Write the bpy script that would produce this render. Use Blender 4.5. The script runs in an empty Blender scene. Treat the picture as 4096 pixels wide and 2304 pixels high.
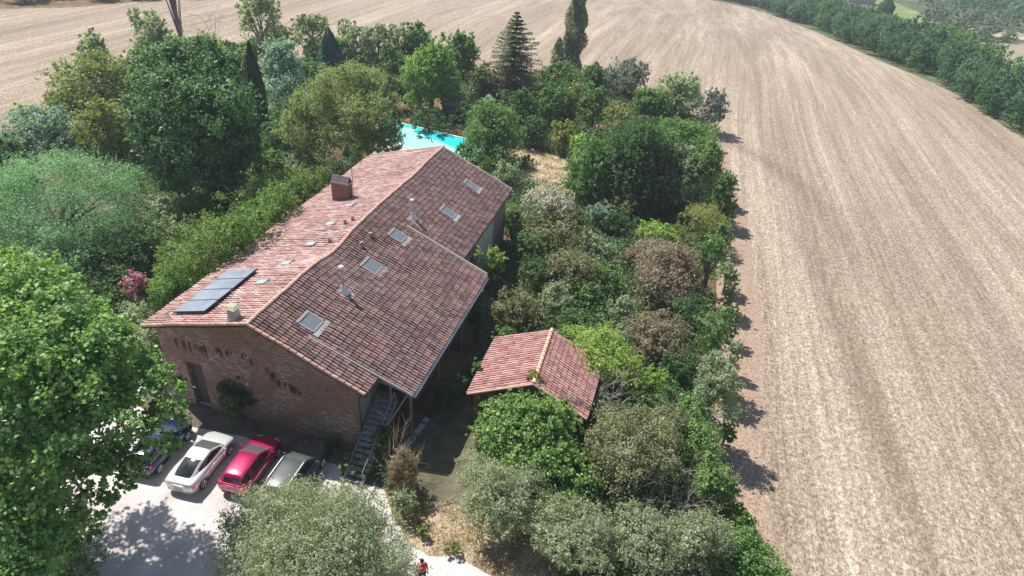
import bpy, math, random
import numpy as np
from math import sin, cos, radians, pi, sqrt
from mathutils import Vector, Matrix
random.seed(7)
rng = np.random.default_rng(11)

# ------------------------------------------------------------------ camera, sky, sun, exposure
sc = bpy.context.scene
COL = sc.collection
CX, CY, F = 2048.0, 1152.0, 2580.0          # the photograph is 4096 x 2304
PITCH, ROLL, CAMH = radians(32.9), radians(4.1), 29.1
_f = np.array([0, cos(PITCH), -sin(PITCH)]); _r = np.array([1.0, 0, 0]); _u = np.cross(_r, _f)
_c, _s = cos(ROLL), sin(ROLL)
RM = np.array([_c*_r + _s*_u, -_s*_r + _c*_u, _f])
cam_d = bpy.data.cameras.new('camera'); cam = bpy.data.objects.new('camera', cam_d); COL.objects.link(cam)
cam_d.sensor_width = 36.0; cam_d.lens = F/4096*36.0; cam_d.clip_start = 0.5; cam_d.clip_end = 6000
M = Matrix([[RM[0][i], RM[1][i], -RM[2][i]] for i in range(3)]).to_4x4()
M.translation = (0, 0, CAMH); cam.matrix_world = M
sc.camera = cam
SUN_EL, SUN_AZ = radians(57), radians(-52)   # azimuth from +Y towards +X
world = bpy.data.worlds.new('World'); sc.world = world; world.use_nodes = True
wn = world.node_tree; wn.nodes.clear()
wo = wn.nodes.new('ShaderNodeOutputWorld'); wb = wn.nodes.new('ShaderNodeBackground'); ws = wn.nodes.new('ShaderNodeTexSky')
ws.sky_type = 'NISHITA'; ws.sun_disc = False; ws.sun_elevation = SUN_EL; ws.sun_rotation = SUN_AZ
ws.air_density = 1.2; ws.dust_density = 1.0; ws.ozone_density = 1.5
wb.inputs[1].default_value = 0.082
wn.links.new(ws.outputs[0], wb.inputs[0]); wn.links.new(wb.outputs[0], wo.inputs[0])
sd = bpy.data.lights.new('sun', 'SUN'); sd.energy = 5.0; sd.angle = radians(0.53); sd.color = (1.0, 0.95, 0.88)
sun = bpy.data.objects.new('sun', sd); COL.objects.link(sun)
sv = Vector((sin(SUN_AZ)*cos(SUN_EL), cos(SUN_AZ)*cos(SUN_EL), sin(SUN_EL)))
sun.rotation_euler = sv.to_track_quat('Z', 'Y').to_euler(); sun.location = (-30, 30, 60)
sc.view_settings.view_transform = 'Standard'; sc.view_settings.look = 'None'
sc.view_settings.exposure = 0.48; sc.view_settings.gamma = 1.0
sc.cycles.max_bounces = 6; sc.cycles.transparent_max_bounces = 6; sc.cycles.use_denoising = True

# ------------------------------------------------------------------ terrain and picture helpers
def _slope(s):
    s = np.maximum(s, 0.0)
    a = np.minimum(s, 100.0)
    z = -0.0005*a*a
    b = np.maximum(s-100.0, 0.0)
    return z - 15.0*(1-np.exp(-b/150.0))
def terrain(x, y):
    return _slope(0.6*np.asarray(x, float) + 0.8*np.asarray(y, float) - 95.0)
def ray(px, py):
    return RM.T @ np.array([(px-CX)/F, -(py-CY)/F, 1.0])
def atz(px, py, z):
    d = ray(px, py); t = (z-CAMH)/d[2]
    return np.array([t*d[0], t*d[1], z])
def ground(px, py, h=0.0):
    """where the sight line meets the terrain raised by h"""
    z = h
    for _ in range(60):
        p = atz(px, py, min(z, CAMH-1))
        z = 0.5*z + 0.5*(float(terrain(p[0], p[1])) + h)
    return atz(px, py, z)
K = 4096/2576.0
def G(x, y, h=0.0):                          # same, from 2576-wide coordinates
    return ground(x*K, y*K, h)
def in_poly(x, y, poly):
    x = np.asarray(x); y = np.asarray(y); c = np.zeros(x.shape, bool); n = len(poly)
    for i in range(n):
        x1, y1 = poly[i][:2]; x2, y2 = poly[(i+1) % n][:2]
        if y1 == y2: continue
        k = ((y1 > y) != (y2 > y)) & (x < (x2-x1)*(y-y1)/(y2-y1)+x1)
        c ^= k
    return c

# ------------------------------------------------------------------ materials
MATS = {}
class NT:
    def __init__(s, name):
        s.m = bpy.data.materials.new(name); s.m.use_nodes = True; s.t = s.m.node_tree; s.t.nodes.clear()
        s.out = s.n('ShaderNodeOutputMaterial')
    def n(s, t, **k):
        o = s.t.nodes.new(t)
        for a, b in k.items(): setattr(o, a, b)
        return o
    def l(s, a, b): s.t.links.new(a, b)
    def ramp(s, fac, stops, interp='LINEAR'):
        r = s.n('ShaderNodeValToRGB'); r.color_ramp.interpolation = interp
        e = r.color_ramp.elements
        while len(e) < len(stops): e.new(0.5)
        for i, (p, c) in enumerate(stops): e[i].position = p; e[i].color = (*c, 1)
        s.l(fac, r.inputs[0]); return r.outputs[0]
    def noise(s, vec, scale, detail=3, rough=0.6, dim='3D'):
        o = s.n('ShaderNodeTexNoise'); o.inputs['Scale'].default_value = scale; o.inputs['Detail'].default_value = detail
        o.inputs['Roughness'].default_value = rough
        if vec is not None: s.l(vec, o.inputs['Vector'])
        return o.outputs['Fac']
    def mix(s, fac, a, b, mode='MIX'):
        o = s.n('ShaderNodeMix', data_type='RGBA', blend_type=mode)
        for q, v in ((0, fac), (6, a), (7, b)):
            if hasattr(v, 'is_linked'): s.l(v, o.inputs[q])
            else: o.inputs[q].default_value = v if q == 0 else (*v, 1)
        return o.outputs[2]
    def math(s, op, a, b=0.0, clamp=False):
        o = s.n('ShaderNodeMath', operation=op); o.use_clamp = clamp
        for q, v in ((0, a), (1, b)):
            if hasattr(v, 'is_linked'): s.l(v, o.inputs[q])
            else: o.inputs[q].default_value = v
        return o.outputs[0]
    def obj(s): return s.n('ShaderNodeTexCoord').outputs['Object']
    def mapv(s, vec, scale=(1, 1, 1), rot=(0, 0, 0)):
        o = s.n('ShaderNodeMapping'); o.inputs['Scale'].default_value = scale; o.inputs['Rotation'].default_value = rot
        s.l(vec, o.inputs['Vector']); return o.outputs[0]
    def bsdf(s, col, rough=0.7, metal=0.0, spec=0.5, bump=None, bstr=0.3, bdist=0.05, coat=0.0):
        b = s.n('ShaderNodeBsdfPrincipled')
        if hasattr(col, 'is_linked'): s.l(col, b.inputs['Base Color'])
        else: b.inputs['Base Color'].default_value = (*col, 1)
        if hasattr(rough, 'is_linked'): s.l(rough, b.inputs['Roughness'])
        else: b.inputs['Roughness'].default_value = rough
        b.inputs['Metallic'].default_value = metal; b.inputs['Specular IOR Level'].default_value = spec
        b.inputs['Coat Weight'].default_value = coat
        if bump is not None:
            q = s.n('ShaderNodeBump'); q.inputs['Strength'].default_value = bstr; q.inputs['Distance'].default_value = bdist
            s.l(bump, q.inputs['Height']); s.l(q.outputs[0], b.inputs['Normal'])
        return b
    def done(s, sh):
        s.l(sh.outputs[0] if hasattr(sh, 'outputs') else sh, s.out.inputs[0]); return s.m

def plain(name, col, rough=0.6, metal=0.0, spec=0.5, var=0.15, scale=3.0, coat=0.0):
    if name in MATS: return MATS[name]
    t = NT(name); f = t.noise(t.obj(), scale, 4)
    c = t.mix(f, tuple(max(0, v*(1-var)) for v in col), tuple(min(1, v*(1+var)) for v in col))
    MATS[name] = t.done(t.bsdf(c, rough, metal, spec, coat=coat)); return MATS[name]

def foliage(name, c1, c2, c3=None, trans=0.3, gloss=0.35, rough=0.45, scale=0.6):
    """leaf material: colour differs per leaf and in clumps"""
    if name in MATS: return MATS[name]
    t = NT(name)
    g = t.n('ShaderNodeNewGeometry'); isl = g.outputs['Random Per Island']
    f = t.noise(t.obj(), scale, 3)
    fac = t.math('ADD', t.math('MULTIPLY', isl, 0.55), t.math('MULTIPLY', f, 0.6))
    fac = t.math('SUBTRACT', fac, 0.08, True)
    st = [(0.2, c1), (0.62, c2)]
    st.append((0.98, c3 if c3 else tuple(min(1, v*1.35) for v in c2)))
    col = t.ramp(fac, st)
    hs = t.n('ShaderNodeHueSaturation'); oi = t.n('ShaderNodeObjectInfo'); rn = oi.outputs['Random']
    big = t.noise(t.obj(), .22, 2)
    t.l(t.math('ADD', t.math('ADD', .452, t.math('MULTIPLY', rn, .03)), t.math('MULTIPLY', big, .045)), hs.inputs['Hue'])
    t.l(t.math('ADD', .93, t.math('MULTIPLY', t.math('FRACT', t.math('MULTIPLY', rn, 7.3)), .26)), hs.inputs['Value']); hs.inputs['Saturation'].default_value = .87
    t.l(col, hs.inputs['Color']); col = hs.outputs[0]
    b = t.bsdf(col, rough, 0, gloss)
    tr = t.n('ShaderNodeBsdfTranslucent'); t.l(t.mix(0.5, col, (min(1, c2[0]*1.6), min(1, c2[1]*1.7), c2[2]*0.5)), tr.inputs[0])
    mx = t.n('ShaderNodeMixShader'); mx.inputs[0].default_value = trans
    t.l(b.outputs[0], mx.inputs[1]); t.l(tr.outputs[0], mx.inputs[2])
    MATS[name] = t.done(mx); return MATS[name]

FOL = {
 'plane':    ((.035,.085,.018), (.085,.17,.035), (.22,.33,.10)),
 'mimosa':   ((.05,.10,.06), (.11,.19,.12), (.22,.32,.22)),
 'linden':   ((.014,.038,.014), (.035,.08,.027), (.11,.17,.07)),
 'cypress':  ((.010,.032,.014), (.022,.06,.024), (.04,.10,.03)),
 'olivegrn': ((.045,.075,.02), (.10,.15,.035), (.20,.25,.07)),
 'greygrn':  ((.05,.085,.045), (.12,.17,.10), (.24,.30,.20)),
 'silver':   ((.12,.15,.13), (.24,.28,.25), (.42,.45,.42)),
 'blueg':    ((.06,.10,.085), (.13,.19,.16), (.22,.29,.25)),
 'bluecon':  ((.02,.055,.045), (.045,.10,.085), (.10,.18,.15)),
 'willow':   ((.04,.065,.022), (.10,.14,.05), (.20,.25,.12)),
 'brightcon':((.035,.09,.02), (.09,.19,.035), (.17,.30,.07)),
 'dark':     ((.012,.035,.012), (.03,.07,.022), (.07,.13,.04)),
 'mid':      ((.025,.065,.02), (.06,.13,.035), (.13,.22,.07)),
 'laurel':   ((.035,.085,.015), (.085,.17,.025), (.20,.32,.06)),
 'yellowg':  ((.06,.09,.02), (.13,.165,.045), (.25,.29,.10)),
 'cedar':    ((.03,.05,.022), (.07,.10,.045), (.14,.17,.08)),
 'poplar':   ((.04,.06,.035), (.10,.13,.075), (.24,.27,.19)),
 'olive':    ((.06,.095,.05), (.15,.205,.12), (.38,.43,.30)),
 'brown':    ((.045,.055,.025), (.10,.12,.06), (.23,.24,.14)),
 'purple':   ((.055,.055,.038), (.12,.115,.085), (.24,.22,.17)),
 'vivid':    ((.03,.075,.015), (.07,.145,.03), (.15,.25,.07)),
 'lime':     ((.06,.12,.02), (.14,.24,.045), (.26,.38,.09)),
 'rust':     ((.10,.05,.02), (.18,.10,.04), (.26,.17,.07)),
 'white':    ((.35,.34,.30), (.55,.53,.49), (.75,.73,.70)),
 'pink':     ((.30,.10,.18), (.60,.24,.38), (.80,.50,.60)),
 'dry':      ((.16,.13,.07), (.30,.24,.14), (.50,.42,.28)),
 'wood':     ((.018,.045,.026), (.045,.095,.05), (.10,.17,.085)),
 'wood2':    ((.030,.055,.040), (.075,.12,.085), (.15,.21,.14)),
}
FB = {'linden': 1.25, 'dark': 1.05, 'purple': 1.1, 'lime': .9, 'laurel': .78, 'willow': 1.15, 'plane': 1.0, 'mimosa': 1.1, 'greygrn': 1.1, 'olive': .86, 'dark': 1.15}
GL = {'plane':.5,'linden':.35,'olive':.6,'vivid':.4,'laurel':.4,'mimosa':.1,'wood':.1,'wood2':.1}
BOOST = 2.4
def fol(k):
    q_ = 1.0 if k in ('white', 'pink', 'dry', 'silver') else BOOST*FB.get(k, 1)
    wm = (1, 1, 1) if k in ('white', 'pink', 'dry', 'silver', 'bluecon', 'blueg', 'mimosa', 'wood', 'wood2') else (1.12, 1.0, 1.02)
    c = [tuple(min(.85, v*q_*w_) for v, w_ in zip(t_, wm)) for t_ in FOL[k]]; return foliage('leaves_'+k, *c, trans=0.42, gloss=GL.get(k, .25), rough=.5)
BARK = plain('bark', (.12,.095,.075), .9, var=.4)
BARKG = plain('grey_bark', (.30,.27,.24), .9, var=.35)
DEADW = plain('dead_wood', (.38,.34,.31), .9, var=.4)

# ------------------------------------------------------------------ object helpers
def tag(o, label=None, cat=None, group=None, kind=None):
    if label: o['label'] = label
    if cat: o['category'] = cat
    if group: o['group'] = group
    if kind: o['kind'] = kind
    return o
def empty(name, loc, rz=0, label=None, cat=None, group=None):
    o = bpy.data.objects.new(name, None); COL.objects.link(o); o.location = tuple(map(float, loc)); o.rotation_euler = (0, 0, rz)
    o.empty_display_size = .3
    return tag(o, label, cat, group)
def link(name, me, mat=None, parent=None, smooth=False):
    o = bpy.data.objects.new(name, me); COL.objects.link(o)
    if mat is not None:
        for m in (mat if isinstance(mat, (list, tuple)) else [mat]): me.materials.append(m)
    if parent is not None: o.parent = parent
    if smooth: me.polygons.foreach_set('use_smooth', [True]*len(me.polygons))
    return o
def quads_mesh(name, verts):
    """verts (n,4,3) -> mesh of separate quads"""
    n = len(verts); me = bpy.data.meshes.new(name)
    me.vertices.add(n*4); me.vertices.foreach_set('co', np.ascontiguousarray(verts, np.float32).ravel())
    me.loops.add(n*4); me.loops.foreach_set('vertex_index', np.arange(n*4, dtype=np.int32))
    me.polygons.add(n); me.polygons.foreach_set('loop_start', np.arange(0, n*4, 4, dtype=np.int32))
    me.polygons.foreach_set('loop_total', np.full(n, 4, np.int32))
    me.update(calc_edges=True); return me
class MB:
    def __init__(s): s.v = []; s.f = []; s.m = []
    def add(s, vs, fs, mi=0):
        o = len(s.v); s.v += [tuple(map(float, p)) for p in vs]; s.f += [tuple(i+o for i in f) for f in fs]; s.m += [mi]*len(fs)
    def box(s, c, d, rz=0, mi=0, R=None):
        pts = []
        for k in range(8):
            p = Vector(((k & 1)-.5, ((k >> 1) & 1)-.5, ((k >> 2) & 1)-.5)); p = Vector((p.x*d[0], p.y*d[1], p.z*d[2]))
            if R is not None: p = R @ p
            elif rz: p = Matrix.Rotation(rz, 3, 'Z') @ p
            pts.append(p+Vector(c))
        s.add(pts, [(0,2,3,1),(4,5,7,6),(0,1,5,4),(2,6,7,3),(0,4,6,2),(1,3,7,5)], mi)
    def tube(s, pts, rad, n=6, mi=0, cap=True):
        pts = [Vector(p) for p in pts]
        if not hasattr(rad, '__len__'): rad = [rad]*len(pts)
        vs = []; fs = []
        for i, p in enumerate(pts):
            t = (pts[min(i+1, len(pts)-1)]-pts[max(i-1, 0)])
            if t.length < 1e-9: t = Vector((0, 0, 1))
            t.normalize(); a = t.orthogonal().normalized() if abs(t.z) > .99 else t.cross(Vector((0, 0, 1))).normalized()
            b = t.cross(a)
            for k in range(n): vs.append(p+(a*cos(2*pi*k/n)+b*sin(2*pi*k/n))*rad[i])
        for i in range(len(pts)-1):
            for k in range(n): fs.append((i*n+k, i*n+(k+1) % n, (i+1)*n+(k+1) % n, (i+1)*n+k))
        if cap: fs += [tuple(range(n))[::-1], tuple(range((len(pts)-1)*n, len(pts)*n))]
        s.add(vs, fs, mi)
    def prism(s, poly, z0, z1, mi=0):
        n = len(poly); vs = [(p[0], p[1], z0) for p in poly]+[(p[0], p[1], z1) for p in poly]
        s.add(vs, [tuple(range(n))[::-1], tuple(range(n, 2*n))]+[(i, (i+1) % n, n+(i+1) % n, n+i) for i in range(n)], mi)
    def hexa(s, b, t, mi=0):                 # bottom 4 and top 4 corners
        s.add(list(b)+list(t), [(3,2,1,0),(4,5,6,7),(0,1,5,4),(1,2,6,5),(2,3,7,6),(3,0,4,7)], mi)
    def build(s, name, mat, parent=None, smooth=False):
        me = bpy.data.meshes.new(name); me.from_pydata(s.v, [], s.f)
        o = link(name, me, mat, parent, smooth)
        if isinstance(mat, (list, tuple)): me.polygons.foreach_set('material_index', s.m)
        me.update(); return o

def unit(v): return v/np.maximum(np.linalg.norm(v, axis=-1, keepdims=True), 1e-9)
def leafquads(P, Nrm, size, rg, aspect=1.7, axis=None, jit=.35):
    """rhombic leaf quads at P with normals Nrm; axis = preferred long direction"""
    n = len(P)
    a = rg.normal(size=(n, 3)) if axis is None else axis + rg.normal(size=(n, 3))*jit
    a = unit(a - (a*Nrm).sum(1, keepdims=True)*Nrm); b = np.cross(Nrm, a)
    L = size*(0.7+0.6*rg.random((n, 1))); W = L/aspect
    fold = Nrm*L*.12
    return np.stack([P-a*L*.5, P+b*W*.5+fold, P+a*L*.5, P-b*W*.5+fold], 1)
def crown_pts(blobs, n, rg, inner=.28, clump=.12, low=-.55):
    """clumped leaf positions on and in a set of ellipsoids (centre, radii)"""
    B = np.array([list(c)+list(r) for c, r in blobs]); w = (B[:, 3]*B[:, 4]+B[:, 3]*B[:, 5]+B[:, 4]*B[:, 5]); w = w/w.sum()
    per = 22; nc = max(6, n//per)
    bi = rg.choice(len(B), nc, p=w); d = unit(rg.normal(size=(nc, 3)))
    lo = d[:, 2] < low; d[lo, 2] *= -1
    r = 1-.16*np.abs(rg.normal(size=(nc, 1))); k = rg.random((nc, 1)) < inner; r = np.where(k, .25+.6*rg.random((nc, 1)), r)
    r = np.where(rg.random((nc, 1)) < .06, 1.0+.16*rg.random((nc, 1)), r)
    W_ = rg.normal(size=(5, 3))*3.2; ph_ = rg.random(5)*6.3; r = r*(1+.07*np.sin(d @ W_.T+ph_).sum(1, keepdims=True))
    cc = B[bi, :3]+d*r*B[bi, 3:]
    ci = rg.integers(0, nc, n); R = B[bi[ci], 3:]
    P = cc[ci]+rg.normal(size=(n, 3))*clump*R.mean(1, keepdims=True)
    N = unit(d[ci]*.9+np.array([0, 0, .55])+rg.normal(size=(n, 3))*.75)
    ns = max(8, n//90); m = n//8                      # thin shoots that break up the outline
    si = rg.integers(0, nc, ns); s0 = B[bi[si], :3]+d[si]*.9*B[bi[si], 3:]; sd_ = unit(d[si]+np.array([0, 0, .35])+rg.normal(size=(ns, 3))*.45)
    sl_ = B[bi[si], 3:].mean(1, keepdims=True)*rg.uniform(.25, .6, (ns, 1)); k = rg.integers(0, ns, m); u = rg.random((m, 1))
    P[:m] = s0[k]+sd_[k]*sl_[k]*u+rg.normal(size=(m, 3))*sl_[k]*.11*(1.2-u)
    return P, N
def lobes(c, r, rz, rg, n=8, spread=.56, small=.46):
    out = [((c[0], c[1], c[2]-.05*rz), (r*.8, r*.8, rz*.84))]
    n = n+int(rg.integers(0, 4))
    for i in range(n):
        a = 2*pi*(i+rg.random()*.9)/n; e = rg.uniform(-.85, 1.0); q = small*rg.uniform(.5, 1.25); sp = rg.uniform(.86, 1.14)-q
        out.append(((c[0]+cos(a)*cos(e)*r*sp, c[1]+sin(a)*cos(e)*r*sp, c[2]+sin(e)*rz*sp), (r*q, r*q, rz*q)))
    for k in range(2): out.append(((c[0]+rg.uniform(-.35, .35)*r, c[1]+rg.uniform(-.35, .35)*r, c[2]+rz*rg.uniform(.5, .8)), (r*.32, r*.32, rz*.36)))
    return out
def dist(P): return float(np.linalg.norm(np.asarray(P)-np.array([0, 0, CAMH])))
def solve(x, y, rx, ry, trunk, sink=0.12):
    """crown centre, radius, half height from a crown outline in 2576-wide picture coordinates"""
    rz = 2.0
    for _ in range(14):
        c = G(x, y, trunk+rz*(1-sink)); D = dist(c); r = rx*K*D/F
        dep = math.atan2(CAMH-c[2], math.hypot(c[0], c[1]))
        q = (ry*K*D/F)**2-(r*sin(dep))**2
        rz = min(max(sqrt(max(q, 0))/cos(dep), .45*r), 2.6*r)
    return c, r, rz, D
def trunk_mesh(base, c, r, rz, rg, rad, limbs=6, n=6):
    mb = MB(); b = Vector((0, 0, -.15)); top = Vector((c[0]-base[0], c[1]-base[1], c[2]-base[2]))
    m1 = top*.45+Vector((rg.uniform(-.1, .1)*r, rg.uniform(-.1, .1)*r, 0)); 
    mb.tube([b, m1*.5, m1, top*.8, top+Vector((0, 0, rz*.35))], [rad*1.25, rad, rad*.8, rad*.5, rad*.15], n+2)
    for i in range(limbs):
        a = 2*pi*i/limbs+rg.random(); s0 = m1.lerp(top, rg.random()*.7)
        e = top+Vector((cos(a)*r*.72, sin(a)*r*.72, rg.uniform(-.2, .6)*rz)); md = s0.lerp(e, .5)+Vector((0, 0, rg.uniform(0, .15)*rz))
        mb.tube([s0, md, e], [rad*.42, rad*.25, rad*.07], n)
    return mb
DENS = 2.3
SEED = [100]
def tree(name, label, cat, x, y, rx, ry, pal, trunk=1.2, leaf=.13, aspect=1.7, dens=1.0, group=None, lob=9, spread=.6, small=.44,
         clump=.12, inner=.25, bark=None, limbs=6, axis=None, extra=None, up=0.0, squash=None, low=-.8):
    SEED[0] += 1; rg = np.random.default_rng(SEED[0])
    c, r, rz, D = solve(x, y, rx, ry, trunk)
    if squash: rz *= squash
    base = np.array([c[0], c[1], float(terrain(c[0], c[1]))])
    o = empty(name, base, 0, label, cat, group)
    bl = lobes((0, 0, c[2]-base[2]-.04*rz), r*.98, rz*1.0, rg, lob, spread, small)
    if extra:
        for ex, ey, er, ez in extra:
            cc, r2, rz2, _ = solve(ex, ey, er, ez, trunk); bl.append((tuple(cc-base), (r2, r2, rz2)))
    area = pi*rx*ry*(1024/2576)**2
    if extra: area += sum(pi*e[2]*e[3]*.158 for e in extra)
    lf = max(leaf, 2.35*D/645); far = min(2.2, max(1.0, D/48)); aspect = min(aspect, 1.7 if D > 75 else 9)
    n = int(min(90000, max(700, area*DENS*dens*far)))
    P, N = crown_pts(bl, n, rg, inner, clump, low)
    P[:, 2] = np.maximum(P[:, 2], .06)
    Q = leafquads(P, N, lf, rg, aspect, axis=None if axis is None else np.array(axis, float))
    link('crown', quads_mesh('crown', Q), fol(pal), o)
    trunk_mesh(base, base+np.array([0, 0, c[2]-base[2]]), r, rz, rg, max(.05, min(.35, .045*(c[2]-base[2])+.03*r)), limbs).build('trunk', bark or BARK, o)
    return o, c, r, rz

def tree_l(name, label, cat, lob, pal, foot, leaf=.2, aspect=1.3, n=60000, clump=.10, inner=.2, bark=None, low=-.5, axis=None):
    """a tree given lobe by lobe: picture x, y, radius, height above ground, half height in metres"""
    SEED[0] += 1; rg = np.random.default_rng(SEED[0]); base = G(*foot); o = empty(name, base, 0, label, cat); bl = []
    for (x, y, rx, z, rz) in lob:
        c = G(x, y, z); r = rx*K*dist(c)/F; bl.append((tuple(c-base), (r, r, rz)))
        for k in range(3):
            a = rg.random()*6.3; bl.append(((c[0]-base[0]+cos(a)*r*.65, c[1]-base[1]+sin(a)*r*.65, c[2]-base[2]+rg.uniform(-.2, .4)*rz), (r*.45, r*.45, rz*.5)))
    P, N = crown_pts(bl, n, rg, inner, clump, low); link('crown', quads_mesh('crown', leafquads(P, N, leaf, rg, aspect, axis)), fol(pal), o)
    mb = MB(); top = Vector(np.mean([b_[0] for b_ in bl[::4]], 0)); mb.tube([(0, 0, -.2), top*.3, top*.6, top], [.38, .3, .22, .08], 10)
    for b_ in bl[::4]:
        e = Vector(b_[0]); s0 = top*rg.uniform(.35, .7); mb.tube([s0, s0.lerp(e, .5)+Vector((0, 0, .2)), e], [.12, .08, .02], 6)
    mb.build('trunk', bark or BARK, o); return o

# ------------------------------------------------------------------ the setting: ground, fields
def sheet(name, mat, xs, ys, dz, kind='structure'):
    X, Y = np.meshgrid(xs, ys); Z = terrain(X, Y)+dz
    h, w = X.shape; V = np.stack([X, Y, Z], -1).reshape(-1, 3)
    i = np.arange(h*w).reshape(h, w); Fc = np.stack([i[:-1, :-1], i[:-1, 1:], i[1:, 1:], i[1:, :-1]], -1).reshape(-1, 4)
    me = bpy.data.meshes.new(name); me.from_pydata(V.tolist(), [], Fc.tolist()); o = link(name, me, mat, smooth=True)
    o['kind'] = kind; return o
def ground_mat():
    t = NT('garden_ground'); p = t.obj()
    a = t.noise(p, .35, 5); b = t.noise(p, 3.0, 5, .7); c = t.noise(p, 14.0, 4, .8)
    col = t.ramp(a, [(.32, (.10,.085,.045)), (.48, (.24,.18,.11)), (.62, (.36,.29,.19)), (.75, (.22,.19,.10))])
    col = t.mix(t.math('MULTIPLY', b, .6), col, (.16,.12,.07))
    col = t.mix(.5, col, t.ramp(c, [(.3, (.14,.10,.06)), (.7, (.55,.45,.30))]), 'OVERLAY')
    return t.done(t.bsdf(col, .95, 0, .1, bump=c, bstr=.7, bdist=.08))
xs = np.concatenate([-np.geomspace(1500, 130, 14), np.arange(-120, 300, 5.0), np.geomspace(310, 1700, 14)])
ys = np.concatenate([[-300, -60], np.arange(-20, 420, 5.0), np.geomspace(430, 2000, 16)])
sheet('ground', ground_mat(), xs, ys, -.02)

def flat_poly(name, poly, mat, dz, kind='structure', step=None, world=False):
    P = [p if world else G(*p) for p in poly]
    if step:                                 # follow the terrain along the outline too
        Q_ = []
        for a_, b_ in zip(P, P[1:]+P[:1]):
            m_ = max(1, int(math.hypot(b_[0]-a_[0], b_[1]-a_[1])/step)); Q_ += [(a_[0]+(b_[0]-a_[0])*k/m_, a_[1]+(b_[1]-a_[1])*k/m_) for k in range(m_)]
        P = Q_
    P2 = [(float(p[0]), float(p[1])) for p in P]
    from mathutils.geometry import tessellate_polygon, delaunay_2d_cdt
    pts = [Vector(p) for p in P2]
    if step:
        x0, x1 = min(p[0] for p in P2), max(p[0] for p in P2); y0, y1 = min(p[1] for p in P2), max(p[1] for p in P2)
        gx, gy = np.meshgrid(np.arange(x0, x1, step), np.arange(y0, y1, step)); gx = gx.ravel(); gy = gy.ravel()
        k = in_poly(gx, gy, P2); pts += [Vector((float(a), float(b))) for a, b in zip(gx[k], gy[k])]
    vs, _, fs, *_r2 = delaunay_2d_cdt(pts, [], [list(range(len(P2)))], 1, 1e-4)
    V = [(v.x, v.y, float(terrain(v.x, v.y))+dz) for v in vs]
    me = bpy.data.meshes.new(name); me.from_pydata(V, [], [tuple(f) for f in fs]); o = link(name, me, mat)
    if kind: o['kind'] = kind
    return o

def catmull(pts, n):
    pts = np.array(pts, float); m = len(pts); out = []
    for u in np.linspace(0, m-1, n):
        i = min(int(u), m-2); f = u-i
        p0 = pts[max(i-1, 0)]; p1 = pts[i]; p2 = pts[i+1]; p3 = pts[min(i+2, m-1)]
        out.append(.5*((2*p1)+(-p0+p2)*f+(2*p0-5*p1+4*p2-p3)*f*f+(-p0+3*p1-3*p2+p3)*f**3))
    return np.array(out)
ROWD = ray(1850*K, -325*K); ROWA = math.atan2(ROWD[0], ROWD[1])
def field_mat():
    t = NT('stubble'); uv0 = t.n('ShaderNodeTexCoord').outputs['UV']; p = t.obj()
    wv_ = t.n('ShaderNodeTexNoise'); wv_.inputs['Scale'].default_value = .012; wv_.inputs['Detail'].default_value = 1; t.l(p, wv_.inputs['Vector'])
    wa = t.n('ShaderNodeVectorMath', operation='MULTIPLY_ADD'); t.l(wv_.outputs['Color'], wa.inputs[0]); wa.inputs[1].default_value = (4, 4, 0); t.l(p, wa.inputs[2])
    uv = t.mapv(wa.outputs[0], (1, 1, 1), (0, 0, ROWA))
    sx = t.n('ShaderNodeSeparateXYZ'); t.l(uv0, sx.inputs[0])
    big = t.noise(t.mapv(uv, (1.0, .10, 1)), .10, 4, .6)
    wide = t.noise(t.mapv(uv, (1.0, .012, 1)), .60, 4, .7)
    rows = t.noise(t.mapv(uv, (1.0, .014, 1)), 1.9, 3, .65)
    fine = t.noise(t.mapv(uv, (1.0, .08, 1)), 4.5, 3, .7)
    speck = t.noise(t.mapv(uv, (1.0, .5, 1)), 12.0, 3, .85)  # fine grain that paints the small stubble shadows into the colour
    clod = t.noise(p, 2.2, 4, .75)
    col = t.ramp(big, [(.30, (.285,.235,.175)), (.5, (.35,.293,.224)), (.68, (.43,.365,.285))])
    def mul(c, f, lo, hi, a_, b_): return t.mix(1.0, c, t.ramp(f, [(lo, (a_, a_*.98, a_*.95)), (hi, (b_, b_, b_*1.02))]), 'MULTIPLY')
    col = mul(col, wide, .38, .62, .84, 1.13); col = mul(col, rows, .32, .68, .88, 1.12); col = mul(col, fine, .3, .7, .84, 1.15)
    col = mul(col, speck, .38, .62, .52, 1.46); col = mul(col, clod, .32, .68, .86, 1.12); col = mul(col, t.noise(t.mapv(uv, (1.0, .8, 1)), 4.2, 2, .6), .40, .60, .80, 1.16)
    uvt = t.n('ShaderNodeUVMap'); uvt.uv_map = 'edge'; st_ = t.n('ShaderNodeSeparateXYZ'); t.l(uvt.outputs[0], st_.inputs[0])
    mm = t.n('ShaderNodeMapRange'); mm.inputs[1].default_value = .985; mm.inputs[2].default_value = .997; t.l(t.math('ADD', st_.outputs[0], t.math('MULTIPLY', t.noise(p, .2, 2), .02)), mm.inputs[0])
    # a bare strip of reddish soil along the inner edge
    e = t.math('ADD', sx.outputs[0], t.math('MULTIPLY', t.noise(p, .5, 3), 1.0))
    m = t.n('ShaderNodeMapRange'); m.inputs[1].default_value = 5.8; m.inputs[2].default_value = 7.2; m.inputs[3].default_value = 1; m.inputs[4].default_value = 0
    t.l(e, m.inputs[0])
    soil = t.ramp(t.noise(p, 7, 4, .75), [(.35, (.19,.12,.085)), (.5, (.33,.24,.18)), (.66, (.47,.36,.28))])
    col = t.mix(m.outputs[0], col, soil)
    return t.done(t.bsdf(col, .95, 0, .15, bump=speck, bstr=.5, bdist=.06))
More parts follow.
